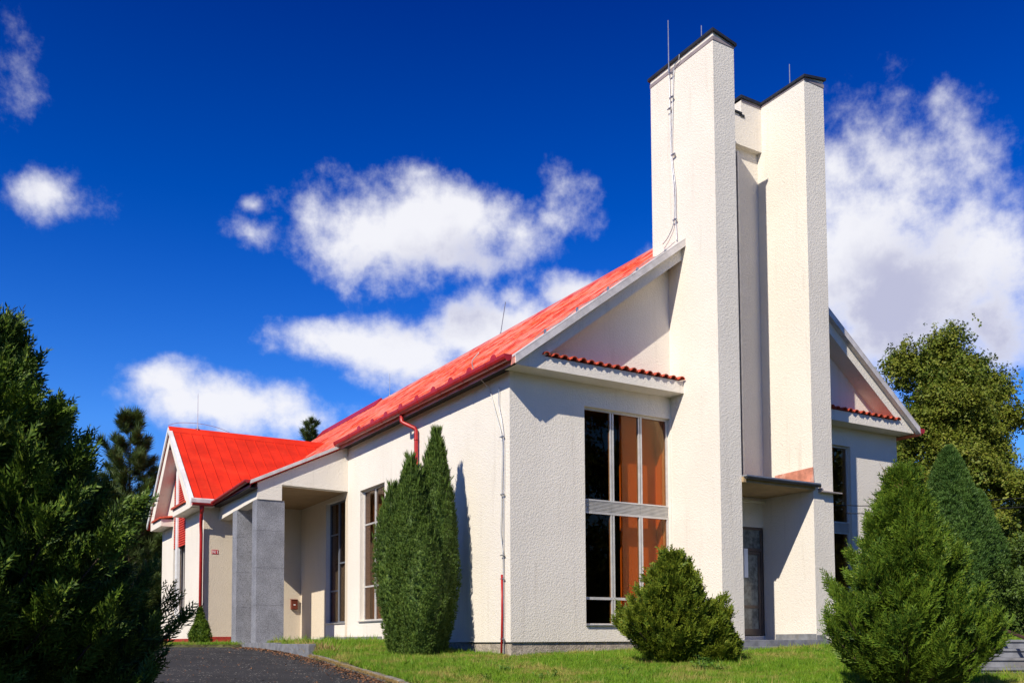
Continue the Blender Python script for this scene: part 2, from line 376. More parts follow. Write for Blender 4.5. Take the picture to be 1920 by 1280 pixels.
# ------------------------------------------------------------------ terrain
def clamp01(a): return np.clip(a, 0, 1)
def gz(x, y):
    x = np.asarray(x, float); y = np.asarray(y, float)
    s = (x-CAM[0])*AX[0]+(y-CAM[1])*AX[1]; t = (x-CAM[0])*RT[0]+(y-CAM[1])*RT[1]
    k = clamp01((s-21)/6)
    z = np.where(s < 21, -1.6+.063*np.maximum(s, -8), -.277+.277*(k*(2-k))-0.03)
    z = z+.012*np.maximum(t, 0)*np.clip(s/20, 0, 1)*np.where(t > 40, 40/np.maximum(t, 1), 1)
    bank = clamp01((t-15.5)/7)*clamp01((s-26)/10)
    return z+bank*1.9
KV = np.array([-40, -20, -3.29, 3.84, 9.4, 11, 22, 60]); KU = np.array([-8.5, -6, -3.98, -3.16, -3.14, -4.2, -4.7, -7.0])
def uk(y): return np.interp(y, KV, KU)
def inroad(x, y): return (x < uk(y)) & (x > uk(y)-7.0)

def grid_sheet(name, xs, ys, zf, m):
    X, Y = np.meshgrid(xs, ys, indexing='ij'); Z = zf(X, Y)
    V = np.stack([X.ravel(), Y.ravel(), Z.ravel()], 1); nx, ny = len(xs), len(ys)
    I = (np.arange(nx-1)[:, None]*ny+np.arange(ny-1)[None, :]).ravel()
    F = np.stack([I, I+ny, I+ny+1, I+1], 1)
    me = rawmesh(name, V, F); ob = bpy.data.objects.new(name, me); COL.objects.link(ob); me.materials.append(m)
    for p in me.polygons: p.use_smooth = True
    return ob
def rawmesh(name, V, F):
    me = bpy.data.meshes.new(name); V = np.asarray(V, np.float32); F = np.asarray(F, np.int32); k = F.shape[1]
    me.vertices.add(len(V)); me.vertices.foreach_set('co', V.ravel())
    me.loops.add(F.size); me.loops.foreach_set('vertex_index', F.ravel())
    me.polygons.add(len(F)); me.polygons.foreach_set('loop_start', np.arange(0, F.size, k, dtype=np.int32))
    me.polygons.foreach_set('loop_total', np.full(len(F), k, np.int32)); me.update(calc_edges=True); return me
xs = np.concatenate([np.array([-900, -400, -200, -100, -60, -40, -30, -24]), np.arange(-20, 24, .2), np.array([25, 28, 32, 38, 46, 60, 90, 160, 400, 900])])
ys = np.concatenate([np.array([-400, -150, -70, -40, -30, -24]), np.arange(-20, 24, .25), np.array([25, 28, 32, 38, 46, 60, 90, 160, 400, 900])])
def zground(X, Y):
    n = .012*np.sin(X*2.1+1.3*Y)+.01*np.sin(3.3*Y-1.7*X)
    near = (np.abs(X) < 21) & (np.abs(Y) < 21)
    road = (X < uk(Y)+.04) & (X > uk(Y)-7.0)
    return gz(X, Y)+n*near-np.where(road, .17, 0)
ground = grid_sheet('ground', xs, ys, zground, SOIL); tag(ground, kind='structure')
# road
rv = np.arange(-30, 45, .4); cols = 15
V = []; 
for y in rv:
    for i in range(cols): V.append((uk(y)-7.3*(1-i/(cols-1))-.0, y, 0))
V = np.array(V); V[:, 2] = gz(V[:, 0], V[:, 1])-.085
F = [(a*cols+i, a*cols+i+1, (a+1)*cols+i+1, (a+1)*cols+i) for a in range(len(rv)-1) for i in range(cols-1)]
me = rawmesh('road', V, F); me.materials.append(ASPHALT); ro = bpy.data.objects.new('road', me); COL.objects.link(ro); tag(ro, kind='structure')
for p in me.polygons: p.use_smooth = True
# kerb stones along the lawn
kb = MB(); y = -14.0
while y < 3.6:
    L = random.uniform(.75, 1.0); y1 = min(y+L, 3.75)
    xa, xb = float(uk(y)), float(uk(y1-.02)); za, zb = float(gz(xa, y)), float(gz(xb, y1))
    j = random.uniform(-.012, .015); w = .13
    kb.add([(xa, y, za-.25), (xa+w, y, za-.25), (xb+w, y1-.02, zb-.25), (xb, y1-.02, zb-.25),
            (xa+.012, y, za+.0+j), (xa+w, y, za+.0+j), (xb+w, y1-.02, zb+.0+j), (xb+.012, y1-.02, zb+.0+j)],
           [(0, 3, 2, 1), (4, 5, 6, 7), (0, 1, 5, 4), (1, 2, 6, 5), (2, 3, 7, 6), (3, 0, 4, 7)])
    y += L
tag(kb.build('kerb', KERBM, bevel=.012), kind='structure')
# pavement of the porch with its granite edging
pv = MB().box(-2.93, -.02, 7.9, 13.88, -.25, .012)
tag(pv.build('pavement', GRANITE_SLAB), kind='structure')
ge = MB()
for (a, b) in ((3.95, 5.05), (5.06, 6.55), (6.56, 8.0), (8.01, 9.5), (9.51, 11.0), (11.01, 12.4)):
    ge.box(-3.12, -2.94, a, b-.01, -.4, -.02+.03*(a > 6))
tag(ge.build('pavement_kerb', GRANITE_SLAB, bevel=.008), kind='structure')

# ------------------------------------------------------------------ the church
CH = thing('church_building', (0, 0, -.3), 'cream stucco church with red metal roofs and two tall slab towers above its glazed entrance', 'church')
SL = .745                       # main roof slope
def zr(u): u = u if u < 6.55 else 13.1-u; return 6.02+SL*(u+.17)
WL = (1.99, 4.54, .385, 5.37); WR = (8.56, 11.08, .385, 5.37); DO = (5.22, 7.615, .12, 2.90)
NW1 = (6.76, 8.56, .62, 4.46); NW2 = (9.73, 11.42, .61, 4.42)
w = MB()
w.wall('y', 0, .32, 0, 13.1, 0, 5.95, [WL, WR, DO])
w.prism([(-.0, 5.95), (13.1, 5.95), (13.1, 6.05), (6.55, zr(6.55)-.2), (0, 6.05)], 'y', 0, .32)       # recessed gable
w.wall('x', 0, .32, .32, 30, 0, 6.0, [NW1, NW2])
w.wall('x', 12.78, 13.1, .32, 30, 0, 6.0)
w.wall('y', 29.7, 30, .32, 12.78, 0, 6.0)
w.prism([(.32, 6.0), (12.78, 6.0), (6.55, zr(6.55)-.2)], 'y', 29.7, 30)
w.build('wall', STUCCO, CH)
pl = MB(); pl.wall('y', .045, .3, .045, 13.05, -.8, -.004); pl.wall('x', .045, .3, .3, 9.4, -.8, -.004); pl.wall('x', 12.8, 13.05, .3, 30, -.8, -.004)
pl.build('plinth', PLINTH, CH)
MB().box(-.025, .0, 6.9, 11.9, 0.0, .17).build('skirting', GRANITE_SLAB, CH)
MB().box(.35, 12.75, .35, 29.6, -.1, .05).build('floor', INTER, CH)
ci = MB(); ci.box(.35, 12.75, .36, 29.6, 5.55, 5.65); ci.build('ceiling', INTER, CH)
# main roof
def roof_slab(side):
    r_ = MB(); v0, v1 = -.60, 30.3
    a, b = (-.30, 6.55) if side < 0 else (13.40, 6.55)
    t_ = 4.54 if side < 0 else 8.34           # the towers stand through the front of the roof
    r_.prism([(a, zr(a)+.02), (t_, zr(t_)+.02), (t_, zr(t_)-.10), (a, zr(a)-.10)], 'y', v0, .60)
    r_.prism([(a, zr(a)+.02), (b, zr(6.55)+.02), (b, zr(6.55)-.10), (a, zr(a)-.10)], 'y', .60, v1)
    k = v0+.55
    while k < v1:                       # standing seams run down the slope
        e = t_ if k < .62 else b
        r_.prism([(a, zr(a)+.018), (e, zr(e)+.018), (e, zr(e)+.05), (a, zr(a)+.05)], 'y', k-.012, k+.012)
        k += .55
    return r_.build('roof', SHEENRED, CH)
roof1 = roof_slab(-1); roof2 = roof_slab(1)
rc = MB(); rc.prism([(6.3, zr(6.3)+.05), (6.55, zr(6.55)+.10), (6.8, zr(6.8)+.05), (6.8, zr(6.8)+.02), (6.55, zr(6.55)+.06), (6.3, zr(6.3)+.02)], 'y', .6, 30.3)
rc.build('ridge_cap', SHEENRED, CH)
rb = MB(); rb.prism([(6.2, zr(6.2)+.06), (6.55, zr(6.55)+.22), (6.9, zr(6.9)+.06)], 'y', 22.3, 30.2); rb.build('ridge_vent', DARKRED, CH)
# verge flashing along the gable (grey, over the red)
for sgn in (-1, 1):
    f = MB(); q = (lambda u: u) if sgn < 0 else (lambda u: 13.1-u)
    top = 4.56
    f.prism([(q(-.22), zr(-.22)+.055), (q(top), zr(top)+.055), (q(top), zr(top)-.115), (q(-.22), zr(-.22)-.115)], 'y', -.635, -.602)
    f.prism([(q(-.22), zr(-.22)+.075), (q(top), zr(top)+.075), (q(top), zr(top)+.05), (q(-.22), zr(-.22)+.05)], 'y', -.635, -.30)
    f.prism([(q(-.22), zr(-.22)-.103), (q(top), zr(top)-.103), (q(top), zr(top)-.115), (q(-.22), zr(-.22)-.115)], 'y', -.602, -.488)
    f.build('verge_flashing', FLASH, CH)
# eave boarding and gutter of the main roof
for sgn in (-1, 1):
    q = (lambda u: u) if sgn < 0 else (lambda u: 13.1-u)
    e = MB(); v1 = 9.5 if sgn < 0 else 30
    e.box(*sorted((q(-.27), q(.0))), -.44, v1, 5.89, 5.925); e.box(*sorted((q(-.285), q(-.27))), -.44, v1, 5.875, 5.93)
    e.build('eave_board', WOODDK, CH)
    g = MB(); prof = []
    for k in range(9):
        t = math.pi*k/8; prof.append((-.39+.10*math.cos(t+math.pi), 6.035-.145*math.sin(t)))
    outer = prof; inner = [(-.39+.088*math.cos(math.pi*k/8+math.pi), 6.035-.132*math.sin(math.pi*k/8)) for k in range(8, -1, -1)]
    g.prism([(q(x), z) for x, z in outer+inner], 'y', -.58, v1)
    g.prism([(q(x), z) for x, z in outer], 'y', -.595, -.58); g.prism([(q(x), z) for x, z in outer], 'y', v1, v1+.015)
    k = .2
    while k < v1:
        g.prism([(q(-.39+.11*math.cos(math.pi*i/8+math.pi)), 6.037-.155*math.sin(math.pi*i/8)) for i in range(9)], 'y', k, k+.03); k += 1.15
    g.build('gutter', DARKRED, CH, smooth=False)
    MB().box(*sorted((q(-.32), q(-.30))), -.58, v1, 5.93, 6.05).build('fascia_board', DARKRED, CH)
for v in (.69, 1.82, 2.77, 3.71, 4.68, 5.69, 6.69, 7.65, 8.67):
    g = MB(); arc = [(v-.15, 0)]+[(v-.12*math.cos(math.pi*k/6), .10+.06*math.sin(math.pi*k/6)) for k in range(7)]+[(v+.15, 0)]
    u0 = -.02; z0 = zr(u0)+.02
    g.prism([(a, z0+b*1.7) for a, b in arc], 'x', u0, u0+.02); g.box(u0, u0+.25, v-.05, v+.05, z0, z0+.03)
    g.build('snow_guard', PIPERED, CH)
# gable overhang: rake beam, ledge
for sgn in (-1, 1):
    q = (lambda u: u) if sgn < 0 else (lambda u: 13.1-u)
    e = 4.56 if sgn < 0 else 13.1-8.319
    b = MB(); b.prism([(q(u), z) for u, z in [(-.117, 5.885), (e, 5.885), (e, 6.17), (.60, 6.17), (e, zr(e)-.41), (e, zr(e)-.11), (-.117, zr(-.117)-.11)]], 'y', -.49, -.002)
    b.build('gable_overhang', STUCCO, CH)
    t = MB(); n = 17; u0, u1 = .50, e
    for k in range(n):
        a = u0+(u1-u0)*k/n; wd = (u1-u0)/n
        pts_o = []; pts_i = []
        jz = random.uniform(-.004, .006); jv = random.uniform(-.02, .02)
        for i in range(7):
            th = math.pi*i/6
            pts_o.append((q(a+wd*.5-wd*.36*math.cos(th)), .075*math.sin(th)+jz)); pts_i.append((q(a+wd*.5-wd*.28*math.cos(th)), .058*math.sin(th)+jz))
        # barrel
        for (c0, c1, dz0, dz1) in ((-.575+jv, -.02, .0, .07),):
            poly = pts_o+pts_i[::-1]
            m_ = len(poly); vs = [(p, c0, 6.185+h+dz0) for p, h in poly]+[(p, c1, 6.185+h+dz1) for p, h in poly]
            fs = [(i, (i+1) % m_, m_+(i+1) % m_, m_+i) for i in range(m_)]
            fs += [(i, i+1, m_-2-i, m_-1-i) for i in range(6)]
            t.add(vs, fs)
        # trough between
        c = a+wd; tr = [(q(c-wd*.20), .03), (q(c), -.012), (q(c+wd*.20), .03), (q(c+wd*.20), .018), (q(c), -.024), (q(c-wd*.20), .018)]
        if k < n-1:
            vs = [(p, -.56, 6.185+h) for p, h in tr]+[(p, -.02, 6.255+h) for p, h in tr]
            t.add(vs, [(i, (i+1) % 6, 6+(i+1) % 6, 6+i) for i in range(6)]+[(0, 1, 4, 5), (1, 2, 3, 4)])
    t.build('tile_row', TILE, CH)
# ------------------------------------------------------------------ towers
ZO, ZI = 14.12, 14.0
def tower(u0, u1, zl, zr_):
    t = MB(); t.prism([(u0, -.6), (u1, -.6), (u1, zr_), (u0, zl)], 'y', -1.664, .58)
    return t.build('tower', STUCCO, CH)
T1 = tower(4.56, 5.2207, ZO, ZI); T2 = tower(7.615, 8.319, ZI, ZO)
for (T, u0, u1, zl, zr_) in ((T1, 4.56, 5.2207, ZO, ZI), (T2, 7.615, 8.319, ZI, ZO)):
    c = MB(); s_ = (zr_-zl)/(u1-u0); o = .05
    a0, a1 = u0-o, u1+o; za, zb = zl-s_*o, zr_+s_*o
    c.prism([(a0, za), (a1, zb), (a1, zb+.065), (a0, za+.065)], 'y', -1.72, .64)
    cm = c.build('tower_cap', METALDK, T)
    m2 = MB(); m2.box(u0-.012, u1+.012, -1.676, .59, min(zl, zr_)-.06, min(zl, zr_)+.03); m2.build('cap_band', BAND, T)
# bridge between the towers, with the taller block beside the right tower
br = MB(); br.prism([(5.2207, 12.74), (7.612, 12.74), (7.612, 13.97), (6.90, 13.94), (6.90, 13.55), (5.2207, 13.55)], 'y', -.22, .5)
br.build('tower_bridge', STUCCO, CH)
bc = MB(); bc.box(6.86, 7.612, -.27, .55, 13.98, 14.06); bc.box(6.84, 7.0, -.245, -.222, 13.50, 13.56); bc.box(5.24, 6.895, -.26, .55, 13.551, 13.60); bc.build('bridge_cap', METALDK, CH)
MB().box(6.91, 7.612, -.232, -.221, 13.90, 13.975).build('cap_band', BAND, CH)
# wall between the towers (slit window left, plaster right)
nb = MB(); nb.wall('y', -.062, -.002, 5.2207, 7.614, 3.66, 12.74, [(5.7, 6.84, 3.9, 12.5)]); nb.box(5.2207, 7.614, .33, .5, 6.0, 12.74)
nb.build('tower_infill_wall', STUCCO, CH)
sw = MB(); sw.box(6.785, 6.84, -.17, -.06, 3.85, 12.6); sw.box(5.66, 5.71, -.17, -.06, 3.85, 12.6); sw.build('slit_window', ALU, CH)
MB().box(5.71, 6.785, -.05, -.035, 3.9, 12.5).build('pane', mat('slit_glass', (.015, .012, .012), .08, spec=.8), bpy.data.objects['slit_window'])
# canopy
cp = MB(); cp.box(5.223, 7.613, -1.72, -.064, 3.64, 3.76); cp.build('canopy', mat('canopy_soffit', (.42, .30, .17), .85, var=.15), CH)
CP = bpy.data.objects['canopy']
MB().box(5.224, 7.70, -1.83, -1.665, 3.765, 3.795).build('canopy_edge', STEEL, CP)
g = MB(); g.tube([(5.225, -1.80, 3.74), (7.70, -1.80, 3.735)], .042, 10); g.build('canopy_gutter', METALDK, CP)
g = MB(); g.box(7.78, 8.50, -1.80, -1.665, 3.60, 3.63); g.tube([(7.78, -1.72, 3.66), (7.86, -1.72, 3.67)], .05, 8); g.build('spout', mat('rusty_spout', (.42, .36, .33), .5, metal=.3, var=.3, vscale=9), CP)
MB().add([(7.609, -.45, 3.76), (7.609, -1.70, 3.76), (7.609, -1.68, 4.21), (7.609, -.45, 4.18), (7.600, -.45, 3.76), (7.600, -1.70, 3.76), (7.600, -1.68, 4.21), (7.600, -.45, 4.18)],
         [(0, 1, 2, 3), (7, 6, 5, 4), (0, 4, 5, 1), (1, 5, 6, 2), (2, 6, 7, 3), (3, 7, 4, 0)]).build('flashing', COPPER, CP)
MB().box(5.3, 7.52, -.20, -.10, 3.50, 3.545).build('strip_lamp', mat('lamp_tube', (.7, .68, .6), .4), CP)
# door recess: soffit wall above the door is the facade wall; base boards, step
bb = MB(); bb.box(7.600, 7.612, -1.66, -.37, .0, .16); bb.box(7.613, 7.90, -1.679, -1.665, -.05, .13); bb.build('skirting', GRANITE_SLAB, CH)
st = MB(); st.box(5.0, 8.0, -1.75, -.0, -.5, .02); st.box(4.6, 9.3, -2.25, -1.75, -.6, -.13); st.build('door_step', GRANITE_SLAB, CH, bevel=.01)
D = MB(); z0, z1 = .12, 2.90
for (a, b) in ((5.225, 5.29), (6.39, 6.45), (7.545, 7.61)): D.box(a, b, .02, .10, z0, z1)
D.box(5.29, 6.39, .021, .099, 2.83, z1); D.box(6.45, 7.545, .021, .099, 2.83, z1); D.box(5.29, 6.39, .021, .099, 2.28, 2.36); D.box(6.45, 7.545, .021, .099, 2.28, 2.36)
DR = D.build('door_frame', mat('bronze_door_frame', (.15, .12, .10), .4, metal=.4, var=.2), CH)
for (a, b) in ((5.29, 6.39), (6.45, 7.545)):
    l = MB()
    for (c, d_) in ((a+.01, a+.09), (b-.09, b-.01)): l.box(c, d_, .035, .085, .14, 2.27)
    for (c, d_) in ((.14, .30), (.82, .90), (2.19, 2.27)): l.box(a+.09, b-.09, .036, .084, c, d_)
    lf = l.build('door_leaf', bpy.data.materials['bronze_door_frame'], CH)
    MB().box(a+.09, b-.09, .055, .065, .30, .82).build('pane', DOORGLASS, lf); MB().box(a+.09, b-.09, .055, .065, .90, 2.19).build('pane', DOORGLASS, lf)
    MB().box(a, b, .055, .065, 2.36, 2.83).build('transom_pane', DOORGLASS, DR)
# ------------------------------------------------------------------ windows
def facade_window(U0, U1, parts=True):
    fr = MB(); v0, v1 = .10, .17; z0, z1 = .385, 5.37
    W_ = (U1-U0); m1 = U0+W_*.335; m2 = U0+W_*.665
    bars = [(U0, U0+.035), (m1-.055, m1-.012), (m1+.012, m1+.055), (m2-.055, m2-.012), (m2+.012, m2+.055), (U1-.06, U1-.004)]
    segs = [(z0+.03, .955), (1.015, 2.93), (3.26, z1-.05)]
    for a, b in bars:
        for za, zb in segs: fr.box(a, b, v0, v1, za, zb)
    for za, zb in ((z0, z0+.03), (.955, 1.015), (2.93, 2.965), (3.225, 3.26), (z1-.05, z1)):
        fr.box(U0, U1, v0-.004, v1+.004, za, zb)
    f = fr.build('window', ALU, CH)
    dk = MB()
    for m in (m1, m2): dk.box(m-.012, m+.012, v0+.03, v1-.01, z0+.03, z1-.05)
    dk.build('joint', METALDK, f)
    cells = [(U0+.035, m1-.055), (m1+.055, m2-.055), (m2+.055, U1-.06)]
    for a, b in cells:
        for za, zb in segs: MB().box(a, b, .128, .136, za, zb).build('pane', GLASS, f)
    lv = MB(); lv.box(U0, U1, v0+.03, v1, 2.965, 3.225)
    for k in range(8): lv.prism([(v0+.005, 2.972+k*.032), (v0+.03, 2.972+k*.032+.006), (v0+.03, 2.972+k*.032+.026), (v0+.005, 2.972+k*.032+.012)], 'x', U0+.01, U1-.01)
    lv.build('louvre_band', ALU, f)
    MB().box(U0-.02, U1+.01, -.05, v0-.004, z0-.028, z0-.002).build('sill', STEEL, f)
    return f
F1 = facade_window(1.99, 4.54); F2 = facade_window(8.56, 11.08)
# the ochre wall standing behind the right half of the near window, and its return
MB().box(3.41, 4.60, .50, .56, .05, 5.5).build('inner_wall', ORANGE, CH)
MB().box(4.50, 4.60, .325, .50, .05, 5.5).build('inner_wall', ORANGE, CH)
MB().box(9.2, 11.4, .9, .96, .05, 5.5).build('inner_wall', INTER, CH)
def side_window(v0, v1, z0, z1, bars_l, bars_r, tall, blind):
    x0, x1 = .13, .20; f = MB(); mid = (v0+v1)/2+.05
    for a, b in ((v0, v0+.06), (mid-.05, mid+.05), (v1-.06, v1)): f.box(x0, x1, a, b, z0, z1)
    for a, b in ((v0+.06, mid-.05), (mid+.05, v1-.06)):
        f.box(x0, x1, a, b, z0, z0+.05); f.box(x0, x1, a, b, z1-.05, z1)
    for z in bars_r: f.box(x0+.002, x1-.002, v0+.06, mid-.05, z, z+.05)
    for z in bars_l: f.box(x0+.002, x1-.002, mid+.05, v1-.06, z, z+.05)
    o = f.build('window', tall, CH)
    MB().box(.155, .163, v0+.06, mid-.05, z0+.05, z1-.05).build('pane', GLASS2, o); MB().box(.155, .163, mid+.05, v1-.06, z0+.05, z1-.05).build('pane', GLASS2, o)
    MB().box(-.045, x0-.002, v0-.03, v1+.03, z0-.03, z0-.003).build('sill', STEEL, o)
    if blind: MB().box(.45, .48, v0-.2, v1+.25, z0, z1).build('blind', TAN, CH)
    return o
side_window(6.76, 8.56, .62, 4.46, [3.42, 1.6], [3.42, 1.6], ALU, True)
side_window(9.73, 11.42, .61, 4.42, [3.38, 1.60], [2.45], DARKFRAME, False)
MB().box(.75, .80, 9.2, 12.2, .05, 3.9).build('inner_wall', INTER, CH)
MB().box(.72, .745, 9.6, 10.6, .3, 1.9).build('inner_wall', ORANGE, CH)
# ------------------------------------------------------------------ porch
CS = .48
def zc(u): return 4.656+CS*(u+2.95)
UB = -2.76
ph = MB()
ph.prism([(UB, 4.15), (-2.04, 4.15), (-2.04, 4.62), (-.002, 4.58), (-.002, 5.96), (-.15, zc(-.15)-.12), (UB, zc(UB)-.12)], 'y', 9.54, 9.86)     # fascia in front
ph.build('porch_front', STUCCO, CH)
MB().prism([(9.86, 4.15), (13.9, 4.03), (13.9, 4.50), (9.86, 4.60)], 'x', UB, UB+.32).build('porch_beam', STUCCO, CH)
MB().add([(UB+.32, 9.86, 4.60), (-.002, 9.86, 4.58), (-.002, 13.9, 4.55), (UB+.32, 13.9, 4.55), (UB+.32, 9.86, 4.68), (-.002, 9.86, 4.68), (-.002, 13.9, 4.65), (UB+.32, 13.9, 4.65)],
         [(0, 1, 2, 3), (7, 6, 5, 4), (0, 4, 5, 1), (1, 5, 6, 2), (2, 6, 7, 3), (3, 7, 4, 0)]).build('porch_ceiling', mat('ochre_ceiling', (.34, .23, .12), .9, var=.1), CH)
wl = MB(); wl.prism([(UB-.25, zc(UB-.25)-.07), (-.28, zc(-.28)-.07), (-.28, zc(-.28)+.02), (UB-.25, zc(UB-.25)+.02)], 'y', 9.40, 9.44)
wl.prism([(UB-.25, zc(UB-.25)+.0), (-.28, zc(-.28)+.0), (-.28, zc(-.28)+.03), (UB-.25, zc(UB-.25)+.03)], 'y', 9.44, 9.75)
wl.build('verge_flashing', FLASH, CH)
# lean-to roof over the porch, up to the valley with the side wing's roof
ZE, AS, VC = 4.55, .81, 17.3
def za(v): return ZE+AS*(v-13.5) if v < VC else ZE+AS*(21.1-v)
def valv(u): return 13.5+(zc(u)-ZE)/AS
def valv2(u): return 13.5+(zr(u)-ZE)/AS
pr_ = MB(); ur = -.17
pr_.quadslab([(-3.0, 9.44, zc(-3.0)), (ur, 9.44, zc(ur)), (ur, valv(ur), zc(ur)), (-3.0, valv(-3.0), zc(-3.0))], .10)
pr_.build('roof', REDROOF, CH)
def halfgutter(pts, r=.085, mat_=DARKRED, name='gutter', parent=CH):
    g = MB(); pts = [Vector(p) for p in pts]; N = 8; vs = []
    for i, p in enumerate(pts):
        d = (pts[min(i+1, len(pts)-1)]-pts[max(i-1, 0)]).normalized(); a = d.cross(Vector((0, 0, 1))).normalized()
        for rr in (r, r-.012):
            for k in range(N+1):
                t = math.pi*k/N; vs.append(p+a*math.cos(t)*rr-Vector((0, 0, 1))*math.sin(t)*rr)
    m = 2*(N+1); fs = []
    for i in range(len(pts)-1):
        for k in range(N): fs += [(i*m+k, i*m+k+1, (i+1)*m+k+1, (i+1)*m+k), (i*m+N+1+k, (i+1)*m+N+1+k, (i+1)*m+N+2+k, i*m+N+2+k)]
        for k, l in ((0, N+1), (N, 2*N+1)): fs.append((i*m+k, (i+1)*m+k, (i+1)*m+l, i*m+l))
    for i in (0, len(pts)-1): fs.append(tuple(i*m+k for k in range(N+1)))
    g.add(vs, fs); return g.build(name, mat_, parent)
halfgutter([(-3.08, 9.40, 4.66), (-3.08, 13.50, 4.54)])
MB().box(-3.0, -2.97, 9.46, 13.6, 4.48, 4.64).build('fascia_board', DARKRED, CH)
MB().box(-3.0, -2.762, 9.5, 13.88, 4.44, 4.478).build('eave_board', WOODDK, CH)
for (a, b) in ((9.56, 10.02), (11.70, 12.22)):
    p = MB(); z = 0.013
    while z < 4.04:
        h = min(1.08, 4.1-z); p.box(-2.765, -1.95, a, b, z, z+h-.006); z += h
    p.box(-2.755, -1.96, a+.01, b-.01, .013, 4.15)
    p.build('pillar', GRANITE, CH)
# ------------------------------------------------------------------ side wing (annex)
UG = -3.266; VF, VB = 13.9, 20.7; BAY = (16.6, 18.6)
w = MB()
w.wall('y', VF, VF+.3, UG+.3, -.002, .0, 4.55)
w.wall('x', UG, UG+.3, VF, VB, .0, 4.55, [(BAY[0], BAY[1], 1.02, 4.55)])
w.wall('y', VB-.3, VB, UG+.3, -.002, .0, 4.55)
w.prism([(VF, 4.55), (BAY[0], 4.55), (BAY[0], za(BAY[0])-.12), (VF, za(VF)-.12)], 'x', UG, UG+.3)
w.prism([(BAY[1], 4.55), (VB, 4.55), (VB, za(VB)-.12), (BAY[1], za(BAY[1])-.12)], 'x', UG, UG+.3)
w.prism([(BAY[0], 6.45), (BAY[1], 6.45), (BAY[1], za(BAY[1])-.12), (VC, za(VC)-.12), (BAY[0], za(BAY[0])-.12)], 'x', UG+.05, UG+.3)
w.build('side_wing_wall', STUCCO, CH)
pw = MB(); pw.wall('y', VF-.006, VF-.001, UG+.001, -.007, .0, 4.55); pw.build('porch_plaster', BEIGE, CH)
pw = MB(); pw.wall('x', -.006, -.001, 9.545, VF-.007, .175, 4.56, [(9.73, 11.42, .0, 4.42)]); pw.build('porch_plaster', BEIGE, CH)
p = MB(); p.wall('y', VF-.022, VF-.0065, UG-.012, -2.35, -.1, .21); p.wall('x', UG-.012, UG, VF, VB, -.2, .16); p.build('red_base', mat('red_base_paint', (.36, .035, .02), .8, var=.3, vscale=6), CH)
MB().box(UG-.03, UG+.08, 17.84, 18.14, 1.02, 6.45).build('bay_pier', WHITE, CH)
for (a, b) in ((16.6, 17.84), (18.14, 18.6)):
    s_ = MB(); z = 3.46
    while z < 6.4:
        s_.prism([(UG+.0, z), (UG+.045, z+.01), (UG+.045, z+.085), (UG+.03, z+.085)], 'y', a+.01, b-.01); z += .085
    s_.box(UG+.046, UG+.07, a+.01, b-.01, 3.46, 6.45)
    s_.build('slatted_panel', REDSLAT, CH)
    f = MB(); x0, x1 = UG+.2, UG+.26
    for c, d_ in ((a, a+.06), (b-.06, b)): f.box(x0, x1, c, d_, 1.02, 3.46)
    f.box(x0, x1, a+.06, b-.06, 1.02, 1.08); f.box(x0, x1, a+.06, b-.06, 1.75, 1.81); f.box(x0, x1, a+.06, b-.06, 3.40, 3.46)
    wn_ = f.build('window', ALU, CH); MB().box(UG+.225, UG+.232, a+.06, b-.06, 1.08, 3.40).build('pane', GLASS2, wn_)
    MB().box(UG-.06, UG+.2, a-.02, b+.02, .985, 1.015).build('sill', STEEL, wn_)
MB().box(UG+.6, UG+.65, 15.5, 19.5, .0, 4.5).build('inner_wall', INTER, CH)
# gable overhang of the wing
GP = -3.70
g = MB()
g.prism([(VF-.02, 4.38), (16.62, 4.38), (16.62, 4.62), (14.55, 4.62), (VC, za(VC)-.52), (VC, za(VC)-.11), (VF-.02, za(VF-.02)-.11)], 'x', GP, UG-.002)
g.prism([(VB+.02, 4.30), (18.68, 4.30), (18.68, 4.56), (20.2, 4.56), (VC, za(VC)-.52), (VC, za(VC)-.11), (VB+.02, za(VB+.02)-.11)], 'x', GP, UG-.002)
g.build('gable_overhang', STUCCO, CH)
BROWN = mat('brown_soffit', (0.16, 0.115, 0.085), .85, var=.2)
for f_ in (1, -1):
    h_ = MB(); a_, b_ = (14.62, VC) if f_ > 0 else (20.12, VC)
    h_.prism([(a_, za(a_)-.535 if f_ < 0 else za(a_)-.535), (b_, za(b_)-.535), (b_, za(b_)-.522), (a_, za(a_)-.522)], 'x', GP+.02, UG-.004)
    h_.build('soffit_board', BROWN, CH)
for (a, b, z) in ((14.5, 16.65, 4.63), (18.6, 20.25, 4.57)):
    n = 12; t = MB()
    for k in range(n):
        c = a+(b-a)*(k+.5)/n; wd = (b-a)/n
        vs = []
        for x, dz in ((GP-.07, 0), (UG, .08)):
            for i in range(7): th = math.pi*i/6; vs.append((x, c-wd*.45*math.cos(th), z+dz+.06*math.sin(th)))
            vs.append((x, c+wd*.5, z+dz-.01)); vs.append((x, c-wd*.5, z+dz-.01))
        t.add(vs, [(i, (i+1) % 9, 9+(i+1) % 9, 9+i) for i in range(9)]+[tuple(range(8, -1, -1)), tuple(range(9, 18))])
    t.build('tile_row', TILE, CH)
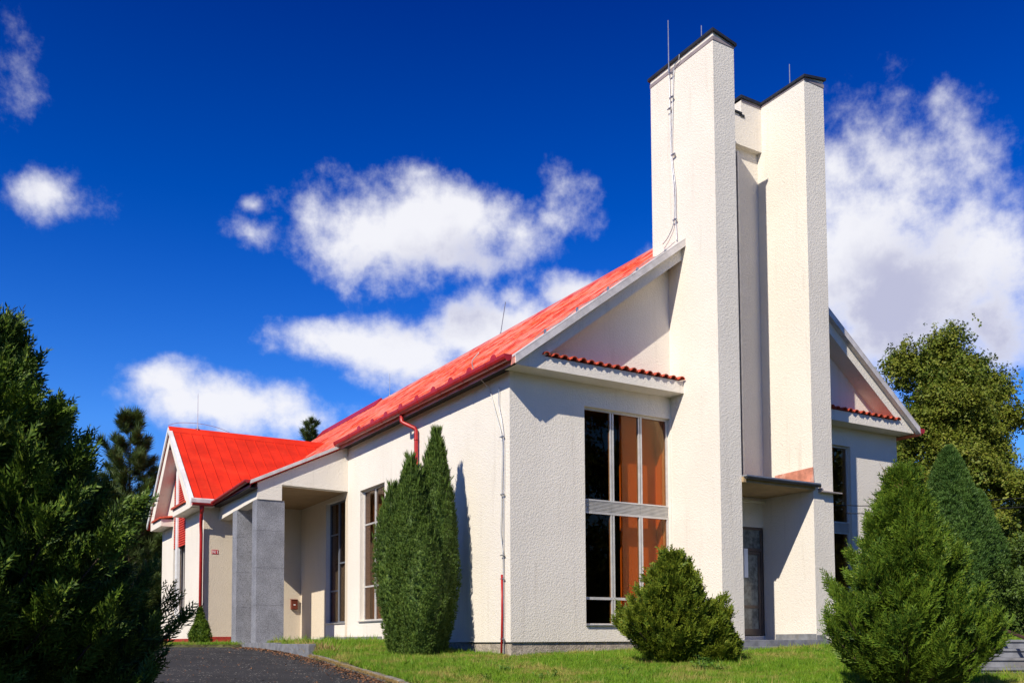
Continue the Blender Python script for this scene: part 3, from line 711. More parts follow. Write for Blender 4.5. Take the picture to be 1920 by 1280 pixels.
# wing roof
rx = GP-.06; ue = 2.05
f1 = MB()
um = -.17
f1.quadslab([(rx, 13.5, za(13.5)), (-3.0, 13.5, za(13.5)), (um, valv(um), za(valv(um))), (ue, VC, za(VC)), (rx, VC, za(VC))], .10)
k = rx+.35
while k < ue-.05:
    ve = 13.5 if k < -3.0 else (valv(k) if k < um else min(valv2(k), VC-.05))
    f1.add([(k-.013, ve, za(ve)), (k+.013, ve, za(ve)), (k+.013, VC, za(VC)), (k-.013, VC, za(VC)),
            (k-.013, ve, za(ve)+.035), (k+.013, ve, za(ve)+.035), (k+.013, VC, za(VC)+.035), (k-.013, VC, za(VC)+.035)],
           [(0, 3, 2, 1), (4, 5, 6, 7), (0, 1, 5, 4), (1, 2, 6, 5), (2, 3, 7, 6), (3, 0, 4, 7)])
    k += .38
# staggered cross joints between sheets
k = rx+.35; r2 = random.Random(4)
while k < ue-.4:
    ve = 13.5 if k < -3.0 else (valv(k+.38) if k+.38 < um else valv2(min(k+.38, ue)))
    for q_ in range(3):
        v = r2.uniform(13.8, 17.0)
        if v > ve+.2: f1.add([(k+.015, v, za(v)+.001), (k+.365, v, za(v)+.001), (k+.365, v+.02, za(v+.02)+.010), (k+.015, v+.02, za(v+.02)+.010)], [(0, 1, 2, 3)])
    k += .38
f1.build('roof', REDROOF, CH)
f2 = MB(); f2.quadslab([(rx, VC, za(VC)), (ue, VC, za(VC)), (um, 19.4, za(19.4)), (um, 21.1, za(21.1)), (rx, 21.1, za(21.1))], .10)
f2.build('roof', REDROOF, CH)
rdg = MB(); rdg.add([(rx, VC-.22, za(VC-.22)+.045), (rx, VC, za(VC)+.09), (rx, VC+.22, za(VC+.22)+.045), (ue, VC-.22, za(VC-.22)+.045), (ue, VC, za(VC)+.09), (ue, VC+.22, za(VC+.22)+.045),
     (rx, VC-.22, za(VC-.22)+.0), (ue, VC-.22, za(VC-.22)+.0)], [(0, 1, 4, 3), (1, 2, 5, 4), (6, 0, 3, 7)]); rdg.build('ridge_cap', REDROOF, CH)
for s_ in (0, 1):
    vb = MB(); f = (lambda v: v) if s_ == 0 else (lambda v: 2*VC-v)
    def P(x, v, dz): return (x, f(v), za(f(v)) + dz)
    a, b = 13.48, VC
    vb.add([P(rx-.02, a, .05), P(rx-.02, b, .05), P(rx+.10, b, .05), P(rx+.10, a, .05), P(rx-.02, a, -.12), P(rx-.02, b, -.12), P(rx+.02, b, -.12), P(rx+.02, a, -.12)],
           [(0, 1, 2, 3), (0, 4, 5, 1), (4, 7, 6, 5), (0, 3, 7, 4), (3, 2, 6, 7)])
    vb.build('verge_board', WHITE, CH)
MB().add([(rx, 13.44, 4.50), (-3.02, 13.44, 4.50), (-3.02, 13.52, 4.50), (rx, 13.52, 4.50), (rx, 13.44, 4.60), (-3.02, 13.44, 4.60), (-3.02, 13.56, 4.66), (rx, 13.56, 4.66)],
    [(0, 1, 2, 3), (7, 6, 5, 4), (0, 4, 5, 1), (1, 5, 6, 2), (2, 6, 7, 3), (3, 7, 4, 0)]).build('eave_flashing', FLASH, CH)
halfgutter([(rx+.02, 13.42, 4.47), (-3.10, 13.42, 4.47)])
halfgutter([(rx+.02, 21.18, 4.47), (-.2, 21.18, 4.47)])
MB().box(GP, -3.0, 13.56, VF-.002, 4.40, 4.435).build('eave_board', STUCCO, CH)
# downspouts
dp = MB(); dp.tube([(-3.42, 13.50, 4.40), (-3.42, 13.52, 4.20), (-3.40, 13.66, 4.0), (-3.38, 13.78, 3.8), (-3.36, 13.80, 3.5), (-3.36, 13.80, .0)], .052, 10)
dp.tube([(-3.42, 13.50, 4.46), (-3.42, 13.50, 4.18)], .085, 10, r1=.06); dp.build('downspout', PIPERED, CH, smooth=True)
dp = MB(); dp.tube([(-.36, 4.85, 5.97), (-.36, 4.84, 5.72), (-.33, 4.80, 5.68), (-.11, 4.56, 5.52), (-.09, 4.53, 5.46), (-.09, 4.53, -.1)], .052, 10)
for z in (5.2, 3.0, 1.2): dp.tube([(-.09, 4.53, z), (-.09, 4.53, z+.04)], .06, 10)
dp.build('downspout', PIPERED, CH, smooth=True)
# ------------------------------------------------------------------ lightning protection
def spline(pts, n=6):
    P = [Vector(p) for p in pts]; out = []
    for i in range(len(P)-1):
        p0, p1, p2, p3 = P[max(i-1, 0)], P[i], P[i+1], P[min(i+2, len(P)-1)]
        for k in range(n):
            t = k/n; out.append(.5*((2*p1)+(-p0+p2)*t+(2*p0-5*p1+4*p2-p3)*t*t+(-p0+3*p1-3*p2+p3)*t**3))
    return out+[P[-1]]
A = [(-.36, .70, 6.42), (-.46, .85, 6.22), (-.30, .88, 5.95), (-.04, .82, 5.66), (-.04, .52, 5.05), (-.04, .29, 4.53), (-.04, .25, 4.11), (-.04, .28, 3.52), (-.04, .3, 2.82), (-.04, .33, 2.36), (-.04, .24, 1.88), (-.04, .22, 1.5)]
MB().tube(spline(A), .011, 6).build('lightning_conductor', WHITECABLE, CH, smooth=True)
Bw = [(-.045, .37, 5.61), (-.045, .38, 5.2), (-.045, .26, 4.82), (-.045, .18, 4.33), (-.045, .19, 3.28), (-.045, .22, 2.35), (-.045, .22, 1.5), (-.045, .21, .72), (-.045, .22, -.36)]
MB().tube(spline(Bw), .009, 6).build('lightning_conductor', STEEL, CH, smooth=True)
MB().tube([(-.06, .26, 1.46), (-.06, .255, .6), (-.06, .30, -.36)], .024, 8).build('conductor_sleeve', PIPERED, CH, smooth=True)
for (y_, z) in ((.22, 4.48), (.21, 3.21), (.22, 1.88), (.23, 1.37), (.24, .07)):
    cl = MB(); cl.box(-.075, -.0, y_-.01, y_+.01, z-.012, z+.012); cl.box(-.07, -.05, y_-.06, y_+.10, z-.01, z+.01); cl.build('conductor_clip', STEEL, CH)
TA = [(4.5, -.19, 14.2), (4.5, -.21, 13.05), (4.5, -.22, 11.84), (4.5, -.3, 11.0), (4.5, -.3, 10.18), (4.5, -.1, 9.86), (4.48, .10, 9.72)]
MB().tube(spline(TA), .010, 6).build('lightning_conductor', STEEL, CH, smooth=True)
TB = [(4.5, -.58, 14.16), (4.5, -.54, 14.04), (4.5, -.37, 13.92), (4.5, -.31, 13.14), (4.5, -.26, 11.82), (4.5, -.36, 10.98), (4.5, -.36, 10.16), (4.49, -.40, 9.60)]
MB().tube(spline(TB), .010, 6).build('lightning_conductor', STEEL, CH, smooth=True)
for (y_, z) in ((-.29, 13.85), (-.29, 13.25), (-.2, 13.0), (-.32, 11.8), (-.34, 10.17)):
    cl = MB(); cl.box(4.47, 4.56, y_-.015, y_+.015, z-.02, z+.02); cl.box(4.47, 4.50, y_-.07, y_+.07, z-.010, z+.010); cl.build('conductor_clip', STEEL, CH)
def rod(x, y, z0, z1, r=.014, foot=True):
    m = MB(); m.tube([(x, y, z0), (x, y, z1)], r, 6, r1=r*.7)
    if foot: m.tube([(x-.07, y, z0+.05), (x+.07, y, z0+.05)], .022, 6); m.tube([(x, y-.07, z0+.05), (x, y+.07, z0+.05)], .022, 6); m.tube([(x, y, z0), (x, y, z0+.14)], .03, 6)
    return m.build('lightning_rod', STEEL, CH)
rod(4.49, -.20, 13.9, 15.24, .016, False); rod(4.9, -.93, 14.15, 14.82, .016, False); rod(7.9, -.96, 14.1, 14.82, .016, False)
m_ = MB(); m_.tube([(6.55, 11.48, 11.05), (6.55, 11.1, 12.17)], .014, 6); m_.tube([(6.55, 11.48, 11.0), (6.55, 11.45, 11.15)], .03, 6); m_.build('lightning_rod', STEEL, CH)
rod(6.55, 21.35, 11.05, 12.13); rod(-2.75, VC, za(VC)+.05, 9.03)
rw = MB(); rw.tube(spline([(rx, VC, za(VC)+.12), (-3.4, VC, za(VC)+.25), (-2.75, VC, za(VC)+.30), (-2.1, VC, za(VC)+.24), (-1.6, VC, za(VC)+.10)]), .008, 5); rw.build('lightning_conductor', STEEL, CH)
rw = MB(); pts = [(.3+4.0*k/14, -.55+.02*math.sin(k*2), zr(.3+4.0*k/14)+.12+.03*math.sin(k*1.9)) for k in range(15)]; rw.tube(spline(pts, 3), .009, 5)
for k in range(1, 14, 3): x, y_, z = pts[k]; rw.box(x-.02, x+.02, y_-.02, y_+.02, z-.09, z+.015)
rw.build('lightning_conductor', STEEL, CH)
# ------------------------------------------------------------------ small things on the walls
sg = thing('house_number_plate', (-2.90, VF, 2.97), 'small red enamel plate with white house number 141 on the side wing wall', 'sign')
MB().box(-3.00, -2.79, VF-.018, VF-.004, 2.905, 3.045).build('plate', SIGNRED, sg)
def digit(segs):
    dg = MB()
    for x0, x1, z0, z1 in segs: dg.box(x0, x1, VF-.022, VF-.0182, z0, z1)
    dg.build('number', SIGNWHITE, sg)
digit([(-2.975, -2.960, 2.920, 3.027), (-2.988, -2.975, 3.000, 3.016)])
digit([(-2.900, -2.885, 2.920, 3.027), (-2.938, -2.900, 2.948, 2.962), (-2.938, -2.925, 2.962, 3.027)])
digit([(-2.828, -2.813, 2.920, 3.027), (-2.841, -2.828, 3.000, 3.016)])
mb = thing('mailbox', (-.25, VF, 1.15), 'small brown metal mailbox with a pale name slot on the porch wall', 'mailbox')
MB().box(-.36, -.14, VF-.13, VF-.003, 1.13, 1.45).build('box', MAILBOX, mb, bevel=.012)
MB().prism([(VF-.145, 1.445), (VF-.003, 1.465), (VF-.003, 1.485), (VF-.145, 1.463)], 'x', -.37, -.13).build('lid', MAILBOX, mb)
MB().box(-.29, -.22, VF-.134, VF-.131, 1.27, 1.30).build('name_slot', SIGNWHITE, mb)
nt = MB().box(6.80, 6.93, -.13, -.10, 1.59, 2.32).build('notice_board', PAPER); tag(nt, 'narrow upright white notice panel hanging beside the entrance door', 'notice')
ca = MB(); ca.tube(spline([(8.6, -.03, 3.44), (9.6, -.75, 3.53), (10.9, -1.2, 3.57), (16, -3.0, 4.0), (24, -6, 5.2)]), .012, 5)
tag(ca.build('overhead_cable', BLACKCABLE), 'upper black overhead cable reaching the right half of the church front', 'cable', 'overhead cables at the church front')
ca = MB(); ca.tube(spline([(9.9, -.75, 3.34), (10.9, -1.2, 3.37), (16, -3.0, 3.75), (24, -6, 5.0)]), .012, 5)
tag(ca.build('overhead_cable', BLACKCABLE), 'lower black overhead cable just below the other one', 'cable', 'overhead cables at the church front')

# ------------------------------------------------------------------ vegetation
def unit(a): return a/np.maximum(np.linalg.norm(a, axis=-1, keepdims=True), 1e-9)
def scatter(P, A, N, S, TV, TF):
    """copies of a small template (x along A, y across, z along N) at points P, size S; returns verts, faces"""
    A = unit(A); B = unit(np.cross(N, A)); N = np.cross(A, B)
    TV = np.asarray(TV, float); TF = np.asarray(TF)
    V = P[:, None, :]+S[:, None, None]*(TV[None, :, 0, None]*A[:, None, :]+TV[None, :, 1, None]*B[:, None, :]+TV[None, :, 2, None]*N[:, None, :])
    m = len(TV); F = TF[None]+(np.arange(len(P))*m)[:, None, None]
    return V.reshape(-1, 3), F.reshape(-1, TF.shape[1])
def leafmesh(name, chunks, m, parent=None, org=(0, 0, 0)):
    Vs, Fs, o = [], [], 0
    for V, F in chunks:
        if F.shape[1] == 3: F = np.concatenate([F, F[:, 2:3]], 1) if False else F
        Vs.append(V); Fs.append(F+o); o += len(V)
    V = np.concatenate(Vs)-np.asarray(org, float); 
    me = rawmesh(name, V, np.concatenate(Fs)); me.materials.append(m)
    ob = bpy.data.objects.new(name, me); COL.objects.link(ob)
    if parent: ob.parent = parent
    return ob
def fan(nb, seed, curve=.15, wid=.055, spread=48, blen=.42):
    """flat lacy spray: side twigs off a midrib, each a narrow pointed quad"""
    r = random.Random(seed); V, F = [], []
    def blade(x0, y0, z0, ang, L, w, zc_):
        o = len(V); dx, dy = math.cos(ang), math.sin(ang)
        V.extend([(x0-dy*w*.4, y0+dx*w*.4, z0), (x0+dy*w*.4, y0-dx*w*.4, z0), (x0+dx*L*.6+dy*w*.6, y0+dy*L*.6-dx*w*.6, z0+zc_*.4), (x0+dx*L, y0+dy*L, z0+zc_)])
        F.append((o, o+1, o+2)); F.append((o, o+2, o+3))
    for i in range(nb):
        t = (i+.3)/nb; s_ = 1 if i % 2 else -1
        L = blen*(1-.65*t)*r.uniform(.75, 1.2)
        blade(t*.85, 0, curve*t*t, s_*R(spread*(1-.3*t)+r.uniform(-9, 9)), L, wid*r.uniform(.8, 1.3), r.uniform(-.05, .12))
        if L > .2:
            a = s_*R(spread); blade(t*.85+math.cos(a)*L*.45, math.sin(a)*L*.45, curve*t*t, a-s_*R(35), L*.5, wid*.8, .05)
    blade(0, 0, 0, 0, 1.0, wid*.7, curve)
    return V, F
FAN = [fan(11, 3), fan(9, 5, .25), fan(10, 9, .05)]
FANS = [fan(6, 13, .2, .09, 40, .5), fan(6, 17, .1, .10, 45, .5)]
def tuft(n, seed, wid=.07, spread=.55):
    r = random.Random(seed); V, F = [], []
    for i in range(n):
        th = 2*math.pi*i/n+r.uniform(-.3, .3); sp = spread*r.uniform(.4, 1.1); L = r.uniform(.7, 1.05)
        e = (L, sp*math.cos(th)*L, sp*math.sin(th)*L); p = (-math.sin(th)*wid, math.cos(th)*wid)
        o = len(V); V += [(0, p[0]*.5, p[1]*.5), (e[0]*.55, e[1]*.55+p[0], e[2]*.55+p[1]), (e[0]*.55, e[1]*.55-p[0], e[2]*.55-p[1]), e]
        F += [(o, o+1, o+2), (o+1, o+3, o+2)]
    return V, F
TUFT = tuft(6, 3); SPIKE = tuft(3, 11, .035, .14); TUFTP = tuft(12, 5, .028, .9)
LEAFV = [(0, 0, 0), (.35, .3, .05), (.35, -.3, .05), (1, 0, -.12)]; LEAFF = [(0, 1, 2), (1, 3, 2)]
CLUSTER = ([], [])
_r = random.Random(8)
for i in range(7):
    th = _r.uniform(0, 6.28); ph_ = _r.uniform(-.7, .9); L = _r.uniform(.5, .8); o = len(CLUSTER[0])
    c = np.array([math.cos(th)*_r.uniform(.1, .55), math.sin(th)*_r.uniform(.1, .55), _r.uniform(-.35, .35)])
    a = np.array([math.cos(th), math.sin(th), ph_*.8-.35]); a /= np.linalg.norm(a); b_ = np.cross(a, [0.2, .1, 1]); b_ /= np.linalg.norm(b_)
    for p in (c, c+a*L*.45+b_*L*.34, c+a*L*.45-b_*L*.34, c+a*L): CLUSTER[0].append(tuple(p))
    CLUSTER[1].extend([(o, o+1, o+2), (o+1, o+3, o+2)])

def limb_mesh(name, segs, m, parent, org):
    mb_ = MB()
    for pts, r0, r1 in segs: mb_.tube(pts, r0, 6, r1=r1, cap=False)
    return mb_.build(name, m, parent, smooth=True)

def conifer(name, base, H, prof, leaf, nb, label, cat, group=None, fans=FAN, size=.34, sprays=26, h0=.03, rise=.25, droop=-.10, seed=1, flat=.5, trunk=.10, tipup=.35, dens=1.0, sub=3, clip=None, wild=.14):
    """a trunk, branches following the outline prof(h), sprays along each branch and its side twigs"""
    r = np.random.default_rng(seed); base = np.array([base[0], base[1], float(gz(base[0], base[1]))-.05])
    root = thing(name, tuple(base), label, cat, group)
    segs = [([base, base+[.02, 0, H*.5], base+[0, 0, H*.97]], trunk, .012)]
    P, A, N, S = [], [], [], []
    az = 0
    for i in range(nb):
        h = h0+(1-h0)*((i+r.random())/nb)**1.05; az += 2.399+r.normal()*.25
        Lb = prof(h)*r.uniform(.72, 1.08)*(r.uniform(1.1, 1.38) if r.random() < wild else 1)
        if Lb < .05: Lb = .05
        d = np.array([math.cos(az), math.sin(az), 0]); p0 = base+[0, 0, max(.05, H*h-Lb*.35*rise*2)]
        el = rise+r.normal()*.08+(.55 if h > .9 else 0)
        pts = []
        for t in np.linspace(0, 1, 6):
            z = Lb*(el*t+droop*t*(1-t)*2+tipup*.25*t**3)
            pts.append(p0+d*Lb*t+np.array([0, 0, z]))
        if clip is None or clip(pts[-1]):
            segs.append(([tuple(q) for q in pts], max(.006, .022*Lb), .003))
        pts = np.array(pts); nspr = max(3, int(sprays*dens*(.35+Lb/ max(prof(.3), .3))))
        side = np.array([-d[1], d[0], 0])
        for k in range(nspr):
            t = 1-(1-.18)*(r.random()**1.25) if k else 1.0
            x = t*5; i0 = min(int(x), 4); q = pts[i0]+(pts[i0+1]-pts[i0])*(x-i0); bd = unit(pts[i0+1]-pts[i0])
            sd = r.choice([-1, 1]); twl = (1-t)*.55*Lb*r.random()+.02
            off = side*sd*twl+np.array([0, 0, r.normal()*.05*(1+Lb*.5)])+bd*twl*.6
            for s2 in range(sub):
                f = (s2+r.random())/sub
                a = unit(bd*.8+side*sd*(.75*r.random()+.1)+np.array([0, 0, tipup*r.uniform(.1, 1.0)])+r.normal(size=3)*.14)
                P.append(q+off*f+r.normal(size=3)*.02); A.append(a); N.append(unit(np.array([0, 0, 1.])*flat+d*.35+r.normal(size=3)*.45)); S.append(size*r.uniform(.6, 1.15))
    P, A, N, S = map(np.array, (P, A, N, S))
    if clip is not None:
        k = np.array([clip(p) for p in P]); P, A, N, S = P[k], A[k], N[k], S[k]
    which = r.integers(0, len(fans), len(P)); ch = []
    for j, (tv, tf) in enumerate(fans):
        k = which == j
        if k.any(): ch.append(scatter(P[k], A[k], N[k], S[k], tv, tf))
    leafmesh('crown', ch, leaf, root, base)
    limb_mesh('trunk', segs, BARK, root, base)
    return root
def at(px, s, side=False):
    """ground position seen in the column px of a level view, s metres out (used once, when the planting was measured)"""
    t = (px-960)/1749*s; p = CAM+AX*s+RT*t; return (p[0], p[1])

def over_drive(p):      # the twigs that reached low over the drive have been trimmed back
    return float((np.asarray(p)-CAM)@RT) < -3.62+.10*math.sin(float(p[2])*9) or float(p[2]) > 1.0
# --- twin-trunk thuja mass at the left of the drive
def prof_big(h): return 2.15*(1-h)**.75*(.55+.45*min(1, h*6)) + .12
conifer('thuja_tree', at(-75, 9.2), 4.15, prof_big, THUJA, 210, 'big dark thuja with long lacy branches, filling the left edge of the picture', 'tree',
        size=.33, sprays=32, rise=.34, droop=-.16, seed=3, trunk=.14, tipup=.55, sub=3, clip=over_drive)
def prof_b2(h): return 1.5*(1-h)**.62*(.42+.58*min(1, h*2.4))+.1
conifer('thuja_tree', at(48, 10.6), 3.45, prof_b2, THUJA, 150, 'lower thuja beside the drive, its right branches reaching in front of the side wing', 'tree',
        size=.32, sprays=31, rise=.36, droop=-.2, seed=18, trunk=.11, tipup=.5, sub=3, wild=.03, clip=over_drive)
# trees of the same row standing outside the picture, which keep the foot of the row in shade
conifer('thuja_tree', tuple((CAM+AX*4.6+RT*(-7.4))[:2]), 6.5, lambda h: 2.3*(1-h)**.7+.1, THUJA, 120, 'tall thuja standing left of the picture beside the drive', 'tree', fans=FANS, size=.55, sprays=20, seed=5, sub=3)
conifer('thuja_tree', tuple((CAM+AX*6.8+RT*(-8.6))[:2]), 6.2, lambda h: 2.2*(1-h)**.7+.1, THUJA, 120, 'second thuja standing left of the picture beside the drive', 'tree', fans=FANS, size=.55, sprays=20, seed=6, sub=3)
conifer('thuja_tree', tuple((CAM+AX*9.0+RT*(-9.8))[:2]), 6.0, lambda h: 2.2*(1-h)**.7+.1, THUJA, 110, 'third thuja standing left of the picture, farthest along the drive', 'tree', fans=FANS, size=.55, sprays=20, seed=9, sub=3)
# --- right foreground thuja
def prof_r(h): return 1.20*(1-h)**1.0*(.80+.20*min(1, h*4))+.08
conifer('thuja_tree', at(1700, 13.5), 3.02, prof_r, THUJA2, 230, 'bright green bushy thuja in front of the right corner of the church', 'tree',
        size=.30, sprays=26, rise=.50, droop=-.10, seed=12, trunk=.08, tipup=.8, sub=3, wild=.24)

tr_ = [o for o in COL.objects if o.name.startswith('thuja_tree') and o.get('label', '').startswith('bright green')][0]
bt = MB(); b0 = Vector(tr_.location); rb_ = random.Random(4)
for k in range(16):          # brown leafless twigs at the top
    a = rb_.uniform(0, 6.28); z = rb_.uniform(2.55, 3.05); r0 = rb_.uniform(.0, .12); L = rb_.uniform(.18, .42)
    p0 = b0+Vector((math.cos(a)*r0, math.sin(a)*r0, z)); d = Vector((math.cos(a)*.7, math.sin(a)*.7, rb_.uniform(.5, 1.1))).normalized(); p1 = p0+d*L*.6; p2 = p1+(d+Vector((0, 0, .5))).normalized()*L*.5
    bt.tube([p0, p1, p2], .006, 4, r1=.002, cap=False)
    for j in range(3):
        q = p0+d*L*(.3+.2*j); bt.tube([q, q+Vector((rb_.uniform(-.1, .1), rb_.uniform(-.1, .1), rb_.uniform(.02, .10)))], .003, 3, cap=False)
bt.build('bare_twigs', mat('dry_twig', (.22, .12, .05), .9, var=.3), tr_)

# --- dense columnar junipers against the side wall
def lobes(name, defs, leaf, label, cat, n, ssize, seed, up=.9, fuzz=.05, group=None, core=.86, tips=0, tv=TUFT):
    r = np.random.default_rng(seed); b0 = defs[0][0]; z0 = float(gz(b0[0], b0[1]))-.03; org = np.array([b0[0], b0[1], z0])
    root = thing(name, tuple(org), label, cat, group)
    P, A, N, S = [], [], [], []; cmb = MB(); tipch = []
    tot = sum(d[2]*d[1] for d in defs)
    for (bx, by), rad, H, lean, pw, base_w in defs:
        zb = float(gz(bx, by))-.03
        def rr(h, th):   # radius of the outline at height h
            w_ = base_w+(1-base_w)*min(1, h/.38)**.8
            top = (1-max(0, (h-.38)/.62)**pw)**.70
            return rad*w_*max(top, 0)*(1+.10*math.sin(3*th+9*h)+.06*math.sin(7*th-14*h))
        nn = int(n*rad*H/tot); h = r.random(nn)**.95; th = r.random(nn)*2*math.pi
        ra = np.array([rr(a, b) for a, b in zip(h, th)]); ins = 1-fuzz*2*r.random(nn)**1.5
        lx = lean[0]*h*H; ly = lean[1]*h*H
        p = np.stack([bx+lx+np.cos(th)*ra*ins, by+ly+np.sin(th)*ra*ins, zb+h*H*.985], 1)
        nor = np.stack([np.cos(th), np.sin(th), .15+0*h], 1)
        a = unit(nor*.55+np.array([lean[0]*.5, lean[1]*.5, up])+r.normal(size=(nn, 3))*.28)
        P.append(p); A.append(a); N.append(nor+r.normal(size=(nn, 3))*.3); S.append(ssize*r.uniform(.6, 1.3, nn))
        if tips:
            k = int(tips*rad*H/tot); hh = 1-.35*r.random(k)**2; t2 = r.random(k)*6.283; ra = np.array([rr(min(a, .985), b) for a, b in zip(hh, t2)])
            P.append(np.stack([bx+lean[0]*hh*H+np.cos(t2)*ra, by+lean[1]*hh*H+np.sin(t2)*ra, zb+hh*H*.985], 1)); A.append(unit(np.stack([np.cos(t2)*.25, np.sin(t2)*.25, 1+0*t2], 1)+r.normal(size=(k, 3))*.12))
            N.append(r.normal(size=(k, 3))); S.append(np.zeros(0)); TP = (P[-1], A[-1], N[-1], ssize*r.uniform(1.4, 3.6, k)); P.pop(); A.pop(); N.pop(); S.pop(); tipch.append(scatter(*TP, *SPIKE))
        K, J = 18, 16; vs, fs = [], []
        for j in range(J+1):
            hh = j/J*.97
            for i in range(K):
                t = 2*math.pi*i/K; q = rr(hh, t)*core; vs.append((bx+lean[0]*hh*H+math.cos(t)*q, by+lean[1]*hh*H+math.sin(t)*q, zb+.04+hh*H*.97))
        for j in range(J):
            for i in range(K): fs.append((j*K+i, j*K+(i+1) % K, (j+1)*K+(i+1) % K, (j+1)*K+i))
        cmb.add(vs, fs)
    P, A, N, S = map(np.concatenate, (P, A, N, S))
    ch = [scatter(P, A, N, S, *tv)]+tipch
    cv = np.array(cmb.v); cf = np.array(cmb.f); cf = np.concatenate([cf[:, [0, 1, 2]], cf[:, [0, 2, 3]]])
    ch.append((cv, cf))
    leafmesh('foliage', ch, leaf, root, org)
    st_ = MB()
    for (bx, by), rad, H, lean, pw, bw in defs:
        zb = float(gz(bx, by)); st_.tube([(bx, by, zb-.1), (bx+lean[0]*.4*H, by+lean[1]*.4*H, zb+.4*H), (bx+lean[0]*.8*H, by+lean[1]*.8*H, zb+.8*H)], .05, 6, r1=.015)
    st_.build('stem', BARK, root, smooth=True)
    return root
lobes('columnar_juniper', [(at(803, 21.0), .50, 5.15, (.040, 0), 1.9, .50), (at(777, 20.8), .52, 4.45, (-.022, 0), 2.0, .5), (at(752, 21.0), .50, 3.85, (-.055, .0), 2.2, .42), (at(822, 21.3), .40, 4.15, (.045, .01), 1.9, .40), (at(788, 20.6), .54, 3.2, (.0, 0), 2.4, .6)],
      JUNI, 'tall dense columnar juniper with several pointed tops against the sunlit side wall', 'juniper', 44000, .080, 21, tips=1500, fuzz=.12, core=.80)
lobes('columnar_juniper', [(at(1792, 24), .98, 5.0, (-.015, 0), 1.25, .8), (at(1835, 24.4), .7, 3.9, (.03, 0), 1.5, .8), (at(1750, 24.6), .55, 3.3, (-.02, 0), 1.5, .8)],
      JUNI2, 'dark green cone shaped juniper behind the bright thuja at the right', 'juniper', 26000, .12, 23, fuzz=.08, core=.84)
# small climbing conifer at the corner of the side wing
lobes('small_thuja', [(at(374, 29.2), .22, 1.15, (.02, 0), 1.0, .95), (at(380, 29.0), .24, .75, (.06, 0), 1.2, .95), (at(366, 29.0), .18, .6, (-.05, 0), 1.2, .95)], THUJA2, 'little thuja growing up round the foot of the red downspout', 'shrub', 3600, .085, 25, fuzz=.25, core=.7)

# --- yellowish spreading juniper in front of the big window
def prof_y(h): return 1.02*(1-h**1.15)**.8*(.72+.28*min(1, h*3.2))+.04
conifer('spreading_juniper', at(1264, 18.0), 2.02, prof_y, YEW, 210, 'yellow green spreading juniper below the tall front window', 'shrub', fans=FANS, size=.20, sprays=30, rise=.50, droop=.0, seed=37, trunk=.05, tipup=.8, sub=4, flat=.2, h0=.0, wild=.26)
conifer('spreading_juniper', at(1340, 17.8), .95, lambda h: .42*(1-h**1.6)**.7+.03, YEW, 110, 'low side bush of the yellow green juniper, beside the entrance step', 'shrub', fans=FANS, size=.15, sprays=34, rise=.5, droop=0, seed=33, trunk=.03, tipup=.5, sub=4, flat=.2, h0=.0)

# --- pines
def pine(base, H, rad, label, seed, group='dark pines behind the side wing', leaf=PINE, nb=60, size=.2, h0=.2, dens=1):
    conifer('pine_tree', base, H, lambda h: rad*(1-h)**.8+.12, leaf, nb, label, 'tree', group, fans=[TUFTP], size=size, sprays=int(26*dens), rise=.45, droop=-.05, seed=seed, trunk=.12, tipup=.9, sub=3, flat=.1, h0=h0)
pine(at(238, 40), 9.9, 3.3, 'blue green pine with a pointed top showing between the thuja and the side wing gable', 41, nb=80, size=.36, dens=1.3)
pine(at(579, 50), 11.9, 2.2, 'pine whose tip shows just above the ridge of the red side wing roof', 42, nb=80, size=.32)
# --- broad-leaved trees and bushes from leaf clusters
def broadleaf(name, base, H, clumps, leaf, label, cat, seed, group=None, per=130, lsize=.16, crad=.55, trunk=.16, trunkh=.45):
    """clumps: list of (dx, dy, z, r) ellipsoids that make up the crown's outline"""
    r = np.random.default_rng(seed); z0 = float(gz(base[0], base[1]))-.05; b = np.array([base[0], base[1], z0])
    root = thing(name, tuple(b), label, cat, group); P, A, N, S = [], [], [], []
    segs = [([b, b+[.05, .03, H*trunkh*.5], b+[0, 0, H*trunkh]], trunk, trunk*.6), ([b+[0, 0, H*trunkh], b+[.1, 0, H*.9]], trunk*.6, .02)]
    for (dx, dy, z, rad, nsub) in clumps:
        c = b+[dx, dy, z]
        segs.append(([b+[0, 0, min(H*trunkh, z*.6)], b+[dx*.5, dy*.5, (min(H*trunkh, z*.6)+z)/2+.1], c], trunk*.35, .015))
        for k in range(nsub):
            u = unit(r.normal(size=3)); u[2] = u[2]*.9+.1; cc_ = c+u*rad*r.uniform(.55, 1.0)
            n = int(per*r.uniform(.6, 1.3)); q = r.normal(size=(n, 3))*crad*.42*np.array([1, 1, .7])+cc_
            P.append(q); out = unit(q-c); A.append(unit(out*.6+r.normal(size=(n, 3))*.6+[0, 0, -.35])); N.append(unit(out*.5+[0, 0, .6]+r.normal(size=(n, 3))*.5)); S.append(lsize*r.uniform(.6, 1.3, n))
    P, A, N, S = map(np.concatenate, (P, A, N, S))
    leafmesh('crown', [scatter(P, A, N, S, *CLUSTER)], leaf, root, b); limb_mesh('trunk', segs, BARK, root, b)
    return root
lr = random.Random(5)
lin = []
bl = at(1803, 36)
for i in range(46):
    h = (i+.5)/46; z = 2.2+h*7.9; rmax = 4.3*(1-h)**.72*(.75+.25*min(1, h*3))
    a = i*2.399; rad_ = rmax*lr.uniform(.45, .95); lin.append((math.cos(a)*rad_, math.sin(a)*rad_, z, .85*(1-.35*h), 13))
lin += [(RT[0]*k, RT[1]*k, z, .55, 8) for k, z in ((-1.9, 10.3), (-1.9, 9.7), (-.9, 9.9), (-.3, 10.5), (-.3, 11.0), (.6, 9.8), (1.6, 9.2))]
